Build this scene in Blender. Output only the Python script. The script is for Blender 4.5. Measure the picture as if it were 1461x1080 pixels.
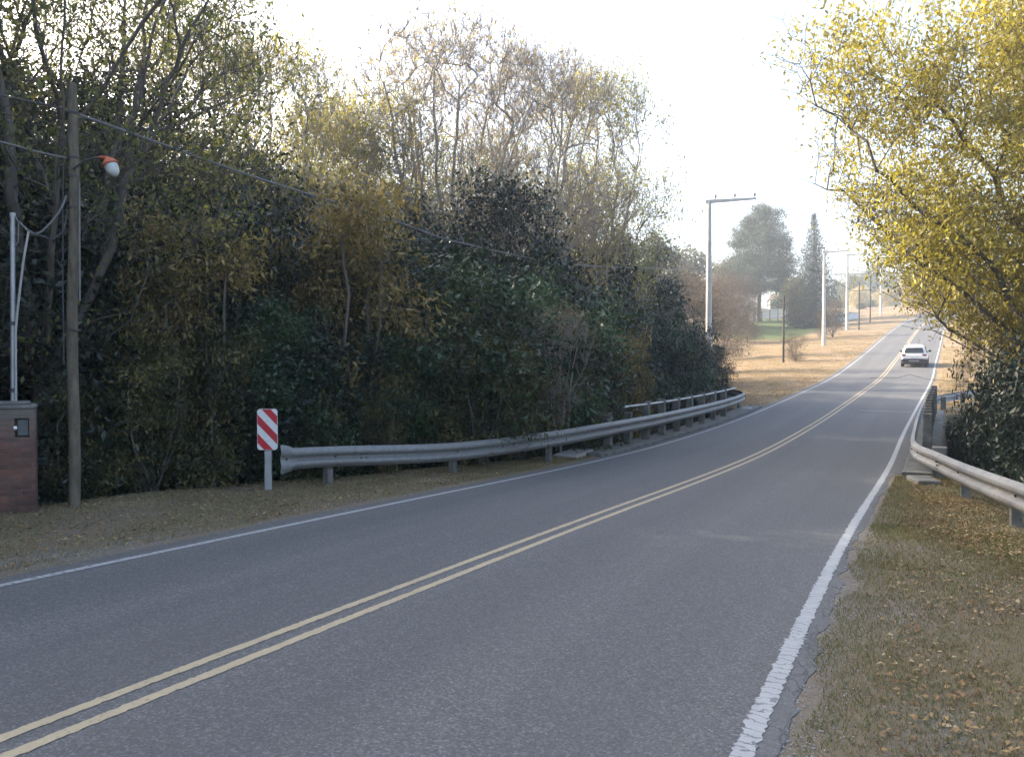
import bpy, math, random
import numpy as np
from mathutils import Vector, Matrix
R = math.radians
for o in list(bpy.data.objects): bpy.data.objects.remove(o)
sc = bpy.context.scene
col = sc.collection

# ------------------------------------------------------------------ camera, sky, sun, exposure
EYE, HOR, FPX = 1.6716, 520.08, 1115.0          # eye height, horizon row and focal length (in 1461 px wide rows)
cam = bpy.data.objects.new('camera', bpy.data.cameras.new('camera')); col.objects.link(cam)
cam.data.sensor_width = 36.0; cam.data.lens = 36.0 * FPX / 1461.0
cam.data.clip_start = 0.05; cam.data.clip_end = 3000
cam.location = (0, 0, EYE)
cam.rotation_euler = (R(90) - math.atan((540 - HOR) / FPX), 0, 0)
sc.camera = cam
SUN_AZ, SUN_EL = R(-60), R(28)                  # azimuth from +Y towards +X
w = bpy.data.worlds.new('World'); sc.world = w; w.use_nodes = True
nt = w.node_tree; bg = nt.nodes['Background']
sky = nt.nodes.new('ShaderNodeTexSky'); sky.sky_type = 'NISHITA'; sky.sun_disc = False
sky.sun_elevation = SUN_EL; sky.sun_rotation = SUN_AZ; sky.altitude = 400
sky.air_density = 1.0; sky.dust_density = 7.0; sky.ozone_density = 1.0
nt.links.new(sky.outputs[0], bg.inputs[0]); bg.inputs[1].default_value = 0.15
sun = bpy.data.objects.new('sun', bpy.data.lights.new('sun', 'SUN')); col.objects.link(sun)
sun.data.energy = 2.8; sun.data.angle = R(0.5); sun.data.color = (1.0, 0.90, 0.76)
sd = Vector((math.sin(SUN_AZ) * math.cos(SUN_EL), math.cos(SUN_AZ) * math.cos(SUN_EL), math.sin(SUN_EL)))
sun.rotation_euler = sd.to_track_quat('Z', 'Y').to_euler(); sun.location = (-30, 20, 40)
vs = sc.view_settings; vs.view_transform = 'Standard'; vs.look = 'None'; vs.gamma = 1; vs.exposure = 2.05
sc.cycles.max_bounces = 7; sc.cycles.transparent_max_bounces = 8
sc.cycles.volume_bounces = 0
sc.cycles.use_denoising = True

# ------------------------------------------------------------------ helpers
def tag(o, label=None, cat=None, group=None, kind=None):
    if label: o['label'] = label
    if cat: o['category'] = cat
    if group: o['group'] = group
    if kind: o['kind'] = kind
    return o
def empty(name, loc=(0, 0, 0), rz=0.0):
    o = bpy.data.objects.new(name, None); col.objects.link(o)
    o.location = loc; o.rotation_euler = (0, 0, rz); o.empty_display_size = .3
    return o
def link(name, me, parent=None, loc=None):
    o = bpy.data.objects.new(name, me); col.objects.link(o)
    if parent: o.parent = parent
    if loc is not None: o.location = loc
    return o
def np_mesh(name, V, F, mat, v=None, smooth=False, uv=None, attrs=None):
    """V (n,3); F (m,k) all faces of one size, or list of such arrays"""
    Fs = F if isinstance(F, list) else [F]
    Fs = [f for f in Fs if len(f)]
    me = bpy.data.meshes.new(name)
    me.vertices.add(len(V)); me.vertices.foreach_set('co', np.asarray(V, np.float32).ravel())
    idx = np.concatenate([f.ravel() for f in Fs]).astype(np.int32)
    tot = np.concatenate([np.full(len(f), f.shape[1]) for f in Fs]).astype(np.int32)
    st = np.concatenate([[0], np.cumsum(tot)[:-1]]).astype(np.int32)
    me.loops.add(len(idx)); me.loops.foreach_set('vertex_index', idx)
    me.polygons.add(len(tot)); me.polygons.foreach_set('loop_start', st); me.polygons.foreach_set('loop_total', tot)
    if smooth: me.polygons.foreach_set('use_smooth', np.ones(len(tot), bool))
    me.update(calc_edges=True)
    if v is not None:
        a = me.attributes.new('v', 'FLOAT', 'FACE'); a.data.foreach_set('value', np.asarray(v, np.float32))
    for k, arr in (attrs or {}).items():
        a = me.attributes.new(k, 'FLOAT', 'POINT'); a.data.foreach_set('value', np.asarray(arr, np.float32))
    if uv is not None:
        u = me.uv_layers.new(name='UVMap'); u.data.foreach_set('uv', np.asarray(uv, np.float32)[idx].ravel())
    for m in (mat if isinstance(mat, list) else [mat]): me.materials.append(m)
    return me

class MB:                                       # collects shapes for ONE mesh
    def __init__(s): s.v = []; s.f = []
    def add(s, V, F, M=None):
        n = len(s.v)
        for p in V: s.v.append(tuple(M @ Vector(p)) if M is not None else tuple(p))
        for f in F: s.f.append([i + n for i in f])
        return s
    def box(s, c, d, M=None, bev=0.0, taper=1.0):
        x, y, z = c; a, b, h = d[0] / 2, d[1] / 2, d[2] / 2
        k = bev
        if k <= 0:
            V = [(x + i * a * (taper if l > 0 else 1), y + j * b * (taper if l > 0 else 1), z + l * h) for l in (-1, 1) for i, j in ((-1, -1), (1, -1), (1, 1), (-1, 1))]
            return s.add(V, [(3, 2, 1, 0), (4, 5, 6, 7), (0, 1, 5, 4), (1, 2, 6, 5), (2, 3, 7, 6), (3, 0, 4, 7)], M)
        V = []
        for zz, q in ((-h, k), (-h + k, 0), (h - k, 0), (h, k)):
            A, B = a - q, b - q; c2 = k
            for px, py in ((-A, -B + c2), (-A + c2, -B), (A - c2, -B), (A, -B + c2), (A, B - c2), (A - c2, B), (-A + c2, B), (-A, B - c2)):
                V.append((x + px, y + py, z + zz))
        F = [tuple(reversed(range(8))), tuple(range(24, 32))]
        for r in range(3):
            for i in range(8):
                j = (i + 1) % 8; F.append((r * 8 + i, r * 8 + j, r * 8 + 8 + j, r * 8 + 8 + i))
        return s.add(V, F, M)
    def tube(s, pts, rad, n=8, cap=True, M=None):
        pts = [Vector(p) for p in pts]; m = len(pts)
        rr = rad if hasattr(rad, '__len__') else [rad] * m
        V = []; F = []
        prev = None
        for i, p in enumerate(pts):
            t = (pts[min(i + 1, m - 1)] - pts[max(i - 1, 0)]).normalized()
            if prev is None:
                u = t.cross(Vector((0, 0, 1)));
                if u.length < .05: u = t.cross(Vector((1, 0, 0)))
                u.normalize()
            else:
                u = (prev - t * prev.dot(t)).normalized()
            prev = u; q = t.cross(u)
            for k in range(n):
                a = 2 * math.pi * k / n; V.append(p + (u * math.cos(a) + q * math.sin(a)) * rr[i])
        for i in range(m - 1):
            for k in range(n):
                j = (k + 1) % n; F.append((i * n + k, i * n + j, (i + 1) * n + j, (i + 1) * n + k))
        if cap: F.append(tuple(reversed(range(n)))); F.append(tuple((m - 1) * n + k for k in range(n)))
        return s.add(V, F, M)
    def lathe(s, prof, n=16, M=None):
        V = [(r * math.cos(2 * math.pi * k / n), r * math.sin(2 * math.pi * k / n), z) for r, z in prof for k in range(n)]
        F = [(i * n + k, i * n + (k + 1) % n, (i + 1) * n + (k + 1) % n, (i + 1) * n + k) for i in range(len(prof) - 1) for k in range(n)]
        F.append(tuple(reversed(range(n)))); F.append(tuple((len(prof) - 1) * n + k for k in range(n)))
        return s.add(V, F, M)
    def sweep(s, rings, closed_prof=False):
        n = len(rings[0]); V = [p for r in rings for p in r]; F = []
        for i in range(len(rings) - 1):
            for k in range(n if closed_prof else n - 1):
                j = (k + 1) % n; F.append((i * n + k, i * n + j, (i + 1) * n + j, (i + 1) * n + k))
        return s.add(V, F)
    def build(s, name, mat, parent=None, smooth=False, angle=40, loc=None):
        me = bpy.data.meshes.new(name); me.from_pydata([tuple(v) for v in s.v], [], s.f); me.update()
        import bmesh
        bm = bmesh.new(); bm.from_mesh(me); bmesh.ops.recalc_face_normals(bm, faces=bm.faces)
        if smooth:
            for f in bm.faces: f.smooth = True
            for e in bm.edges:
                if len(e.link_faces) == 2 and e.calc_face_angle(0) > R(angle): e.smooth = False
        bm.to_mesh(me); bm.free()
        me.materials.append(mat)
        return link(name, me, parent, loc)

# ------------------------------------------------------------------ materials
def nm(name):
    m = bpy.data.materials.new(name); m.use_nodes = True; t = m.node_tree
    return m, t, t.nodes['Principled BSDF'], t.nodes['Material Output']
def nd(t, typ, **kw):
    n = t.nodes.new(typ)
    for k, v in kw.items():
        if k.startswith('i_'):
            key = k[2:]; n.inputs[int(key) if key.isdigit() else key].default_value = v
        else: setattr(n, k, v)
    return n
def noise(t, scale, detail=3, rough=.5, vec=None, dist=0.0):
    n = nd(t, 'ShaderNodeTexNoise'); n.inputs['Scale'].default_value = scale; n.inputs['Detail'].default_value = detail
    n.inputs['Roughness'].default_value = rough; n.inputs['Distortion'].default_value = dist
    if vec is not None: t.links.new(vec, n.inputs['Vector'])
    return n.outputs['Fac']
def ramp(t, fac, stops, interp='LINEAR'):
    r = nd(t, 'ShaderNodeValToRGB'); r.color_ramp.interpolation = interp
    e = r.color_ramp.elements
    while len(e) < len(stops): e.new(.5)
    for i, (p, c) in enumerate(stops):
        e[i].position = p; e[i].color = (*c, 1) if hasattr(c, '__len__') else (c, c, c, 1)
    t.links.new(fac, r.inputs[0]); return r.outputs[0]
def mixc(t, fac, a, b, mode='MIX'):
    m = nd(t, 'ShaderNodeMix', data_type='RGBA', blend_type=mode)
    for q, val in ((0, fac), (6, a), (7, b)):
        if hasattr(val, 'links'): t.links.new(val, m.inputs[q])
        elif hasattr(val, '__len__'): m.inputs[q].default_value = (*val, 1)
        else: m.inputs[q].default_value = val if q == 0 else (val, val, val, 1)
    return m.outputs[2]
def mth(t, op, a, b=0.0, clamp=False):
    m = nd(t, 'ShaderNodeMath', operation=op, use_clamp=clamp)
    for i, val in enumerate((a, b)):
        if hasattr(val, 'links'): t.links.new(val, m.inputs[i])
        else: m.inputs[i].default_value = val
    return m.outputs[0]
def bump(t, p, h, strength=.3, dist=.01):
    b = nd(t, 'ShaderNodeBump'); b.inputs['Strength'].default_value = strength; b.inputs['Distance'].default_value = dist
    t.links.new(h, b.inputs['Height']); t.links.new(b.outputs[0], p.inputs['Normal'])
def ocoord(t, kind='Object'): return nd(t, 'ShaderNodeTexCoord').outputs[kind]
def attr(t, name): return nd(t, 'ShaderNodeAttribute', attribute_name=name).outputs['Fac']

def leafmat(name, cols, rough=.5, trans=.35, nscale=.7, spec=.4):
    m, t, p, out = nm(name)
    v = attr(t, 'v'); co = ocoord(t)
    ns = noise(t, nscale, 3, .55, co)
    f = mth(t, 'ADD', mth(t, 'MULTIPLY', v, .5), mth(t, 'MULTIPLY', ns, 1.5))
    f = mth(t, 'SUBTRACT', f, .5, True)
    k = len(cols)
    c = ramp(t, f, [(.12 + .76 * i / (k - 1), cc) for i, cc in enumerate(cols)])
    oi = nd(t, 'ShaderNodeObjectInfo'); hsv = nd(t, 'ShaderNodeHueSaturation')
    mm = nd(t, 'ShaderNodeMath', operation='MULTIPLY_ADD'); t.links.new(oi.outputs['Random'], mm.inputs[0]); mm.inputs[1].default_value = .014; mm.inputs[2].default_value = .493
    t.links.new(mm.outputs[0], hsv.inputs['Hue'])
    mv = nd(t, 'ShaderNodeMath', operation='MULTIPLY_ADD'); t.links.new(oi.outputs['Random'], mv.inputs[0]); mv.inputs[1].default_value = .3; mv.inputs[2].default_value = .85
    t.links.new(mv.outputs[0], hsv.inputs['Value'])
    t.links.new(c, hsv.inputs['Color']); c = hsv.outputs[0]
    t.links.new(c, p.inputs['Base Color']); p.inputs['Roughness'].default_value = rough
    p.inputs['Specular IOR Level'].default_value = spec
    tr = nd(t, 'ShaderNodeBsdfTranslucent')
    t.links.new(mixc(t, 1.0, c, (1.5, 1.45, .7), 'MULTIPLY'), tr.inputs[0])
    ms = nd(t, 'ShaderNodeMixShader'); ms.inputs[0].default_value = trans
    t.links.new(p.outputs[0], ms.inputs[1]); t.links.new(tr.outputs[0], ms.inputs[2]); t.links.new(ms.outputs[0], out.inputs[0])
    return m
def barkmat(name, c1, c2, scale=6):
    m, t, p, out = nm(name); co = ocoord(t)
    mp = nd(t, 'ShaderNodeMapping'); mp.inputs['Scale'].default_value = (1, 1, .25); t.links.new(co, mp.inputs[0])
    n = noise(t, scale, 5, .65, mp.outputs[0]); t.links.new(ramp(t, n, [(.3, c1), (.7, c2)]), p.inputs['Base Color'])
    p.inputs['Roughness'].default_value = .9; bump(t, p, n, .6, .02); return m
def plain(name, c, rough=.5, metal=0.0, var=.15, scale=8, bmp=0.0, c2=None, det=4):
    m, t, p, out = nm(name); n = noise(t, scale, det, .6, ocoord(t))
    lo = c2 if c2 else tuple(x * (1 - var) for x in c); hi = tuple(min(1, x * (1 + var)) for x in c)
    t.links.new(ramp(t, n, [(.3, lo), (.7, hi)]), p.inputs['Base Color'])
    p.inputs['Roughness'].default_value = rough; p.inputs['Metallic'].default_value = metal
    if bmp: bump(t, p, n, bmp, .01)
    return m
M = {}
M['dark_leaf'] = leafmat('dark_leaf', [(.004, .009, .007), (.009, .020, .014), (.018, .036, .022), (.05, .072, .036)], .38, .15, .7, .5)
M['green_leaf'] = leafmat('green_leaf', [(.007, .016, .009), (.018, .040, .018), (.038, .078, .030), (.09, .12, .045)], .42, .2)
M['laurel_leaf'] = leafmat('laurel_leaf', [(.006, .012, .009), (.012, .024, .016), (.024, .040, .025), (.055, .065, .04)], .42, .15, 1.2, .4)
M['tan_leaf'] = leafmat('tan_leaf', [(.03, .035, .015), (.12, .095, .035), (.24, .175, .075), (.40, .30, .15)], .6, .35, .9)
M['olive_leaf'] = leafmat('olive_leaf', [(.012, .022, .012), (.045, .055, .022), (.12, .11, .038), (.26, .21, .08)], .55, .3, .9)
M['pale_leaf'] = leafmat('pale_leaf', [(.09, .11, .04), (.20, .20, .08), (.32, .29, .13), (.42, .35, .18)], .6, .55, .5)
M['straw_leaf'] = leafmat('straw_leaf', [(.15, .14, .08), (.28, .24, .15), (.40, .32, .21), (.48, .38, .26)], .6, .5, .5)
M['yellow_leaf'] = leafmat('yellow_leaf', [(.11, .085, .04), (.20, .175, .04), (.36, .30, .06), (.52, .42, .11)], .5, .42, .8)
M['pine_leaf'] = leafmat('pine_leaf', [(.02, .04, .02), (.035, .06, .03), (.05, .08, .035)], .6, .1, .4)
M['spruce_leaf'] = leafmat('spruce_leaf', [(.012, .026, .024), (.02, .04, .034), (.03, .05, .04)], .6, .1, .6)
M['brush_leaf'] = leafmat('brush_leaf', [(.06, .045, .035), (.10, .07, .055), (.14, .10, .07)], .7, .3, .6)
M['far_leaf'] = leafmat('far_leaf', [(.05, .07, .03), (.10, .10, .05), (.16, .13, .07)], .7, .3, .2)
M['elm_leaf'] = leafmat('elm_leaf', [(.04, .06, .03), (.09, .11, .05), (.17, .175, .08), (.28, .26, .13)], .6, .5, .5)
M['bark'] = barkmat('bark', (.06, .05, .04), (.15, .13, .11))
M['pale_bark'] = barkmat('pale_bark', (.17, .145, .125), (.40, .36, .31))
M['dark_bark'] = barkmat('dark_bark', (.035, .028, .022), (.09, .07, .055))
M['concrete'] = plain('concrete', (.36, .35, .33), .85, 0, .25, 5, .4)
M['old_concrete'] = plain('old_concrete', (.145, .142, .132), .9, 0, .35, 4, .5, (.055, .058, .045))
M['pole_concrete'] = plain('pole_concrete', (.50, .48, .44), .8, 0, .15, 2, .2)
M['galv'] = plain('galv', (.42, .43, .44), .5, .55, .2, 3, .1)
M['pole_wood'] = barkmat('pole_wood', (.065, .052, .035), (.18, .15, .11), 14)
M['dark_wood'] = barkmat('dark_wood', (.03, .025, .02), (.08, .06, .045), 9)
M['white_paint'] = plain('white_paint', (.72, .72, .70), .6, 0, .08, 14, .05)
M['red_paint'] = plain('red_paint', (.50, .02, .035), .5, 0, .12, 10)
M['orange_paint'] = plain('orange_paint', (.48, .11, .045), .6, 0, .3, 12)
M['lamp_glass'] = plain('lamp_glass', (.55, .57, .55), .2, 0, .25, 7)
M['wire'] = plain('wire', (.06, .06, .065), .6)
M['cable_grey'] = plain('cable_grey', (.15, .15, .155), .6)
M['pale_wire'] = plain('pale_wire', (.18, .18, .18), .6)
M['conduit'] = plain('conduit', (.38, .37, .35), .6, 0, .2, 4)
M['ceramic'] = plain('ceramic', (.10, .07, .06), .3)
M['car_paint'] = plain('car_paint', (.74, .75, .76), .25, 0, .02, 2)
M['car_black'] = plain('car_black', (.018, .018, .02), .5)
M['car_glass'] = plain('car_glass', (.03, .035, .04), .08, 0, .1, 2)
M['tail_red'] = plain('tail_red', (.14, .012, .012), .2)
M['rubber'] = plain('rubber', (.02, .02, .02), .85)
M['rim'] = plain('rim', (.4, .4, .42), .35, .8)
M['plate'] = plain('plate', (.6, .6, .58), .5)
M['wall_white'] = plain('wall_white', (.70, .70, .68), .8, 0, .1, .6)
M['roof_tile'] = plain('roof_tile', (.20, .15, .12), .9)
M['green_metal'] = plain('green_metal', (.10, .14, .08), .6)
M['rail'] = None

def railmat():
    m, t, p, out = nm('rail_steel'); co = ocoord(t)
    n1 = noise(t, 1.3, 5, .6, co); n2 = noise(t, 14, 4, .7, co); n3 = noise(t, 2.2, 4, .7, co)
    c = ramp(t, n2, [(.3, (.165, .17, .172)), (.7, (.26, .26, .255))])
    c = mixc(t, ramp(t, n1, [(.45, 0.), (.75, .55)]), c, (.20, .19, .17))
    c = mixc(t, ramp(t, n3, [(.60, 0.), (.70, .75)]), c, (.14, .075, .04))
    t.links.new(c, p.inputs['Base Color']); p.inputs['Roughness'].default_value = .55; p.inputs['Metallic'].default_value = .3
    bump(t, p, n2, .15, .005); return m
M['rail'] = railmat()

def asphaltmat():
    m, t, p, out = nm('asphalt'); uv = ocoord(t, 'UV'); co = ocoord(t)
    sx = nd(t, 'ShaderNodeSeparateXYZ'); t.links.new(uv, sx.inputs[0]); s_, d_ = sx.outputs[0], sx.outputs[1]
    vo = nd(t, 'ShaderNodeTexVoronoi'); vo.inputs['Scale'].default_value = 90; t.links.new(co, vo.inputs['Vector'])
    vs_ = nd(t, 'ShaderNodeSeparateColor'); t.links.new(vo.outputs['Color'], vs_.inputs[0])
    n2 = noise(t, 38, 4, .75, co); n3 = noise(t, .7, 4, .6, co); n4 = noise(t, 5, 4, .7, co)
    c = ramp(t, vs_.outputs[0], [(0, (.068, .067, .065)), (.5, (.118, .116, .112)), (.82, (.175, .172, .165)), (1, (.32, .315, .30))])
    c = mixc(t, .42, c, ramp(t, n2, [(.3, (.078, .076, .073)), (.7, (.178, .174, .166))]))
    # wheel paths: worn darker bands along the lanes
    wv = mth(t, 'ABSOLUTE', mth(t, 'SINE', mth(t, 'MULTIPLY', mth(t, 'ADD', d_, -.05), 2.094)))
    c = mixc(t, mth(t, 'MULTIPLY', ramp(t, wv, [(.2, .0), (.95, 1.)]), .16), c, (.055, .056, .062))
    c = mixc(t, mth(t, 'MULTIPLY', ramp(t, n3, [(.35, 0.), (.7, 1.)]), .3), c, (.115, .112, .105))
    c = mixc(t, ramp(t, n4, [(.68, 0.), (.76, .35)]), c, (.05, .05, .05))
    # a long stain strip down each lane
    mp = nd(t, 'ShaderNodeMapping'); mp.inputs['Scale'].default_value = (.05, 1.6, 1); t.links.new(uv, mp.inputs[0])
    n5 = noise(t, 1.0, 4, .6, mp.outputs[0]); c = mixc(t, ramp(t, n5, [(.4, 0.), (.75, .35)]), c, (.065, .066, .07))
    # cracks near the right edge
    cr = nd(t, 'ShaderNodeTexVoronoi', feature='DISTANCE_TO_EDGE'); cr.inputs['Scale'].default_value = 11
    mp2 = nd(t, 'ShaderNodeMapping'); mp2.inputs['Scale'].default_value = (.6, 1.5, 1); t.links.new(uv, mp2.inputs[0])
    nv = nd(t, 'ShaderNodeTexNoise'); nv.inputs['Scale'].default_value = 9; t.links.new(mp2.outputs[0], nv.inputs['Vector'])
    t.links.new(mixc(t, .12, mp2.outputs[0], nv.outputs['Color']), cr.inputs['Vector'])
    edge = mth(t, 'MULTIPLY', ramp(t, mth(t, 'ADD', d_, mth(t, 'MULTIPLY', n4, .12)), [(0, 0.), (1, 0.)]), 1)
    mr = nd(t, 'ShaderNodeMapRange'); t.links.new(mth(t, 'ADD', d_, mth(t, 'MULTIPLY', n4, .14)), mr.inputs[0]); mr.inputs[1].default_value = 3.05; mr.inputs[2].default_value = 3.14
    ck = mth(t, 'MULTIPLY', ramp(t, cr.outputs['Distance'], [(.0, 1.), (.06, 0.)]), ramp(t, noise(t, 3.5, 3, .6, co), [(.42, 0.), (.55, 1.)]))
    c = mixc(t, mth(t, 'MULTIPLY', mth(t, 'MULTIPLY', ck, mr.outputs[0]), .9), c, (.02, .02, .02))
    c = mixc(t, mth(t, 'MULTIPLY', mr.outputs[0], .45), c, (.15, .145, .135))
    t.links.new(c, p.inputs['Base Color']); p.inputs['Roughness'].default_value = .82; p.inputs['Specular IOR Level'].default_value = .35
    h = mth(t, 'ADD', mth(t, 'ADD', vs_.outputs[0], mth(t, 'MULTIPLY', n2, 1.0)), mth(t, 'MULTIPLY', mth(t, 'MULTIPLY', ck, mr.outputs[0]), -3))
    bump(t, p, h, .5, .004); return m
M['asphalt'] = asphaltmat()

def paintmat(name, base, grooves):
    m, t, p, out = nm(name); uv = ocoord(t, 'UV'); co = ocoord(t)
    sx = nd(t, 'ShaderNodeSeparateXYZ'); t.links.new(uv, sx.inputs[0])
    n1 = noise(t, 40, 4, .75, co); n2 = noise(t, 6, 3, .6, co); n0 = noise(t, .6, 3, .6, co)
    c = mixc(t, ramp(t, n2, [(.35, 0.), (.8, .6)]), base, tuple(x * .72 for x in base))
    wear = ramp(t, mth(t, 'ADD', mth(t, 'MULTIPLY', n1, .8), mth(t, 'MULTIPLY', n0, .25)), [(.60, 0.), (.68, .85)])
    c = mixc(t, wear, c, (.11, .11, .11))
    if grooves:
        wig = noise(t, 11, 3, .6, co)
        ph = mth(t, 'ADD', mth(t, 'MULTIPLY', sx.outputs[0], 11.3), mth(t, 'MULTIPLY', wig, 2.2))
        fr = mth(t, 'FRACT', ph)
        gw = mth(t, 'ADD', .02, mth(t, 'MULTIPLY', n2, .34))
        g = mth(t, 'LESS_THAN', fr, gw)
        mr = nd(t, 'ShaderNodeMapRange'); t.links.new(sx.outputs[0], mr.inputs[0]); mr.inputs[1].default_value = 9; mr.inputs[2].default_value = 3
        c = mixc(t, mth(t, 'MULTIPLY', g, mth(t, 'MULTIPLY', mr.outputs[0], .85)), c, (.09, .09, .09))
    t.links.new(c, p.inputs['Base Color']); p.inputs['Roughness'].default_value = .75; bump(t, p, n1, .4, .003); return m
M['line_white'] = paintmat('line_white', (.39, .39, .38), True)
M['line_yellow'] = paintmat('line_yellow', (.46, .37, .235), False)

def groundmat():
    m, t, p, out = nm('ground_soil'); co = ocoord(t)
    n1 = noise(t, .35, 5, .6, co); n2 = noise(t, 2.3, 5, .65, co); n3 = noise(t, 22, 5, .75, co); n4 = noise(t, 90, 3, .7, co)
    soil, lawn, field, mow = attr(t, 'soil'), attr(t, 'lawn'), attr(t, 'field'), attr(t, 'gravel')
    grass = ramp(t, n2, [(.3, (.20, .155, .105)), (.5, (.235, .19, .12)), (.68, (.155, .15, .08))])
    dirt = ramp(t, n3, [(.3, (.15, .12, .09)), (.7, (.30, .25, .20))])
    near = mixc(t, ramp(t, n1, [(.42, .15), (.6, .75)]), grass, dirt)
    near = mixc(t, ramp(t, n3, [(.5, 0.), (.72, .6)]), near, (.27, .19, .12))
    far = mixc(t, ramp(t, n1, [(.35, 0.), (.65, 1.)]), (.33, .235, .15), (.22, .165, .095))
    far = mixc(t, ramp(t, n2, [(.5, 0.), (.75, .6)]), far, (.15, .15, .065))
    c = mixc(t, field, near, far)
    c = mixc(t, lawn, c, mixc(t, n2, (.07, .10, .035), (.12, .14, .055)))
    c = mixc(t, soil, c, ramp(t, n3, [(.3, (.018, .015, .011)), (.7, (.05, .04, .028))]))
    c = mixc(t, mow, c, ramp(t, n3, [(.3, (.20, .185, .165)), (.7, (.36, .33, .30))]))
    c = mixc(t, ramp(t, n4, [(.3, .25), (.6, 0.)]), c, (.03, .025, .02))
    t.links.new(c, p.inputs['Base Color']); p.inputs['Roughness'].default_value = .95; p.inputs['Specular IOR Level'].default_value = .1
    bump(t, p, mth(t, 'ADD', n3, mth(t, 'MULTIPLY', n4, .4)), .8, .03); return m
M['ground'] = groundmat()

def brickmat():
    m, t, p, out = nm('old_brick'); co = ocoord(t)
    mp = nd(t, 'ShaderNodeMapping'); mp.inputs['Rotation'].default_value = (R(90), 0, 0); t.links.new(co, mp.inputs[0])
    # use x+y so that every side of the pillar shows courses
    sx = nd(t, 'ShaderNodeSeparateXYZ'); t.links.new(co, sx.inputs[0]); cb = nd(t, 'ShaderNodeCombineXYZ')
    t.links.new(mth(t, 'ADD', sx.outputs[0], sx.outputs[1]), cb.inputs[0]); t.links.new(sx.outputs[2], cb.inputs[1])
    nv = nd(t, 'ShaderNodeTexNoise'); nv.inputs['Scale'].default_value = 12; t.links.new(co, nv.inputs['Vector'])
    br = nd(t, 'ShaderNodeTexBrick'); t.links.new(mixc(t, .02, cb.outputs[0], nv.outputs['Color']), br.inputs['Vector'])
    br.inputs['Scale'].default_value = 1; br.inputs['Brick Width'].default_value = .25; br.inputs['Row Height'].default_value = .068
    br.inputs['Mortar Size'].default_value = .007; br.inputs['Mortar Smooth'].default_value = .3; br.inputs['Bias'].default_value = -.2
    br.inputs['Color1'].default_value = (.20, .085, .055, 1); br.inputs['Color2'].default_value = (.055, .028, .024, 1); br.inputs['Mortar'].default_value = (.15, .12, .105, 1)
    n = noise(t, 9, 5, .7, co); n2 = noise(t, 2.5, 4, .6, co)
    c = mixc(t, ramp(t, n, [(.42, 0.), (.62, .75)]), br.outputs[0], (.13, .085, .07)); c = mixc(t, ramp(t, n2, [(.45, 0.), (.65, .7)]), c, (.045, .03, .025))
    mr = nd(t, 'ShaderNodeMapRange'); t.links.new(sx.outputs[2], mr.inputs[0]); mr.inputs[1].default_value = .85; mr.inputs[2].default_value = 1.3
    c = mixc(t, mth(t, 'MULTIPLY', mr.outputs[0], n2), c, (.20, .185, .17))
    t.links.new(c, p.inputs['Base Color']); p.inputs['Roughness'].default_value = .95
    bump(t, p, mth(t, 'ADD', mth(t, 'MULTIPLY', br.outputs['Fac'], -1.0), mth(t, 'MULTIPLY', n, .6)), .9, .02); return m
M['brick'] = brickmat()

# ------------------------------------------------------------------ the road's course: s along it, d across it (right is +)
kn = [0, 12, 20, 28, 36, 44, 52, 60, 70, 80, 95, 120, 170, 210, 260, 340]
kc = [.21, .42, -.30, .36, .12, .07, -.11, -.20, .17, -.04, .01, .16, .26, .26, .1, 0]
ks = [-3.57, -3.4, -1.19, 1.47, 4.20, 5.22, 5.46, 6.94, 8.71, 9.73, 10.15, 10.31, 10.5, 9.0, 4.0, 2.0]
DS = .5
Sp = np.arange(0, 340, DS)
_c = np.interp(Sp, kn, kc) / 100; _s = np.interp(Sp, kn, ks) / 100
th = .45465 + np.cumsum(_c) * DS
_x = np.cumsum(np.sin(th)) * DS; _y = np.cumsum(np.cos(th)) * DS; _z = np.cumsum(_s) * DS
X0, Y0 = -3.6457 * math.cos(.45465), 3.6457 * math.sin(.45465)
_x = _x - _x[0] + X0; _y = _y - _y[0] + Y0
back = np.arange(-80, 0, DS)
Sp = np.concatenate([back, Sp]); thb = np.full(len(back), .45465)
_x = np.concatenate([X0 + back * math.sin(.45465), _x]); _y = np.concatenate([Y0 + back * math.cos(.45465), _y])
_z = np.concatenate([-back * .0357 * np.exp(back / 25) , _z]); th = np.concatenate([thb, th])
def rs(s): return np.interp(s, Sp, _x), np.interp(s, Sp, _y), np.interp(s, Sp, _z), np.interp(s, Sp, th)
def RD(s, d, z=None, dz=0.0):
    """world points of road coordinates"""
    s = np.asarray(s, float); d = np.asarray(d, float)
    x, y, zz, t = rs(s)
    return np.stack([x + np.cos(t) * d, y - np.sin(t) * d, (gz(s, d) if z is None else zz + z) + dz], -1)
def rp(s, d, z=0.0): return tuple(float(q) for q in RD(s, d, z))
def sstep(a): a = np.clip(a, 0, 1); return a * a * (3 - 2 * a)
rng0 = np.random.default_rng(5)
_ph = rng0.uniform(0, 6.28, 12)
def wob(s, d):
    return (.5 * np.sin(s * .9 + _ph[0] + d * .7) + .5 * np.sin(d * 1.7 + _ph[1] - s * .4) + .35 * np.sin(s * 2.3 + d * 1.1 + _ph[2]) + .3 * np.sin(s * .21 + d * .13 + _ph[3]))
def eL(s): return np.interp(s, [-80, 0, 6, 10, 13, 16, 18.5, 36, 37.5, 40, 48, 70, 340], [7.6, 7.2, 6.8, 6.1, 5.25, 4.55, 4.12, 4.12, 5.5, 9, 11, 40, 60])
def eR(s): return np.interp(s, [-80, 2, 7, 12, 15, 17, 18.5, 36, 37.5, 40, 43, 50, 60, 340], [20, 14, 9.5, 6.0, 5.1, 4.6, 4.12, 4.12, 5.0, 6.0, 7.5, 9, 12, 60])
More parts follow.
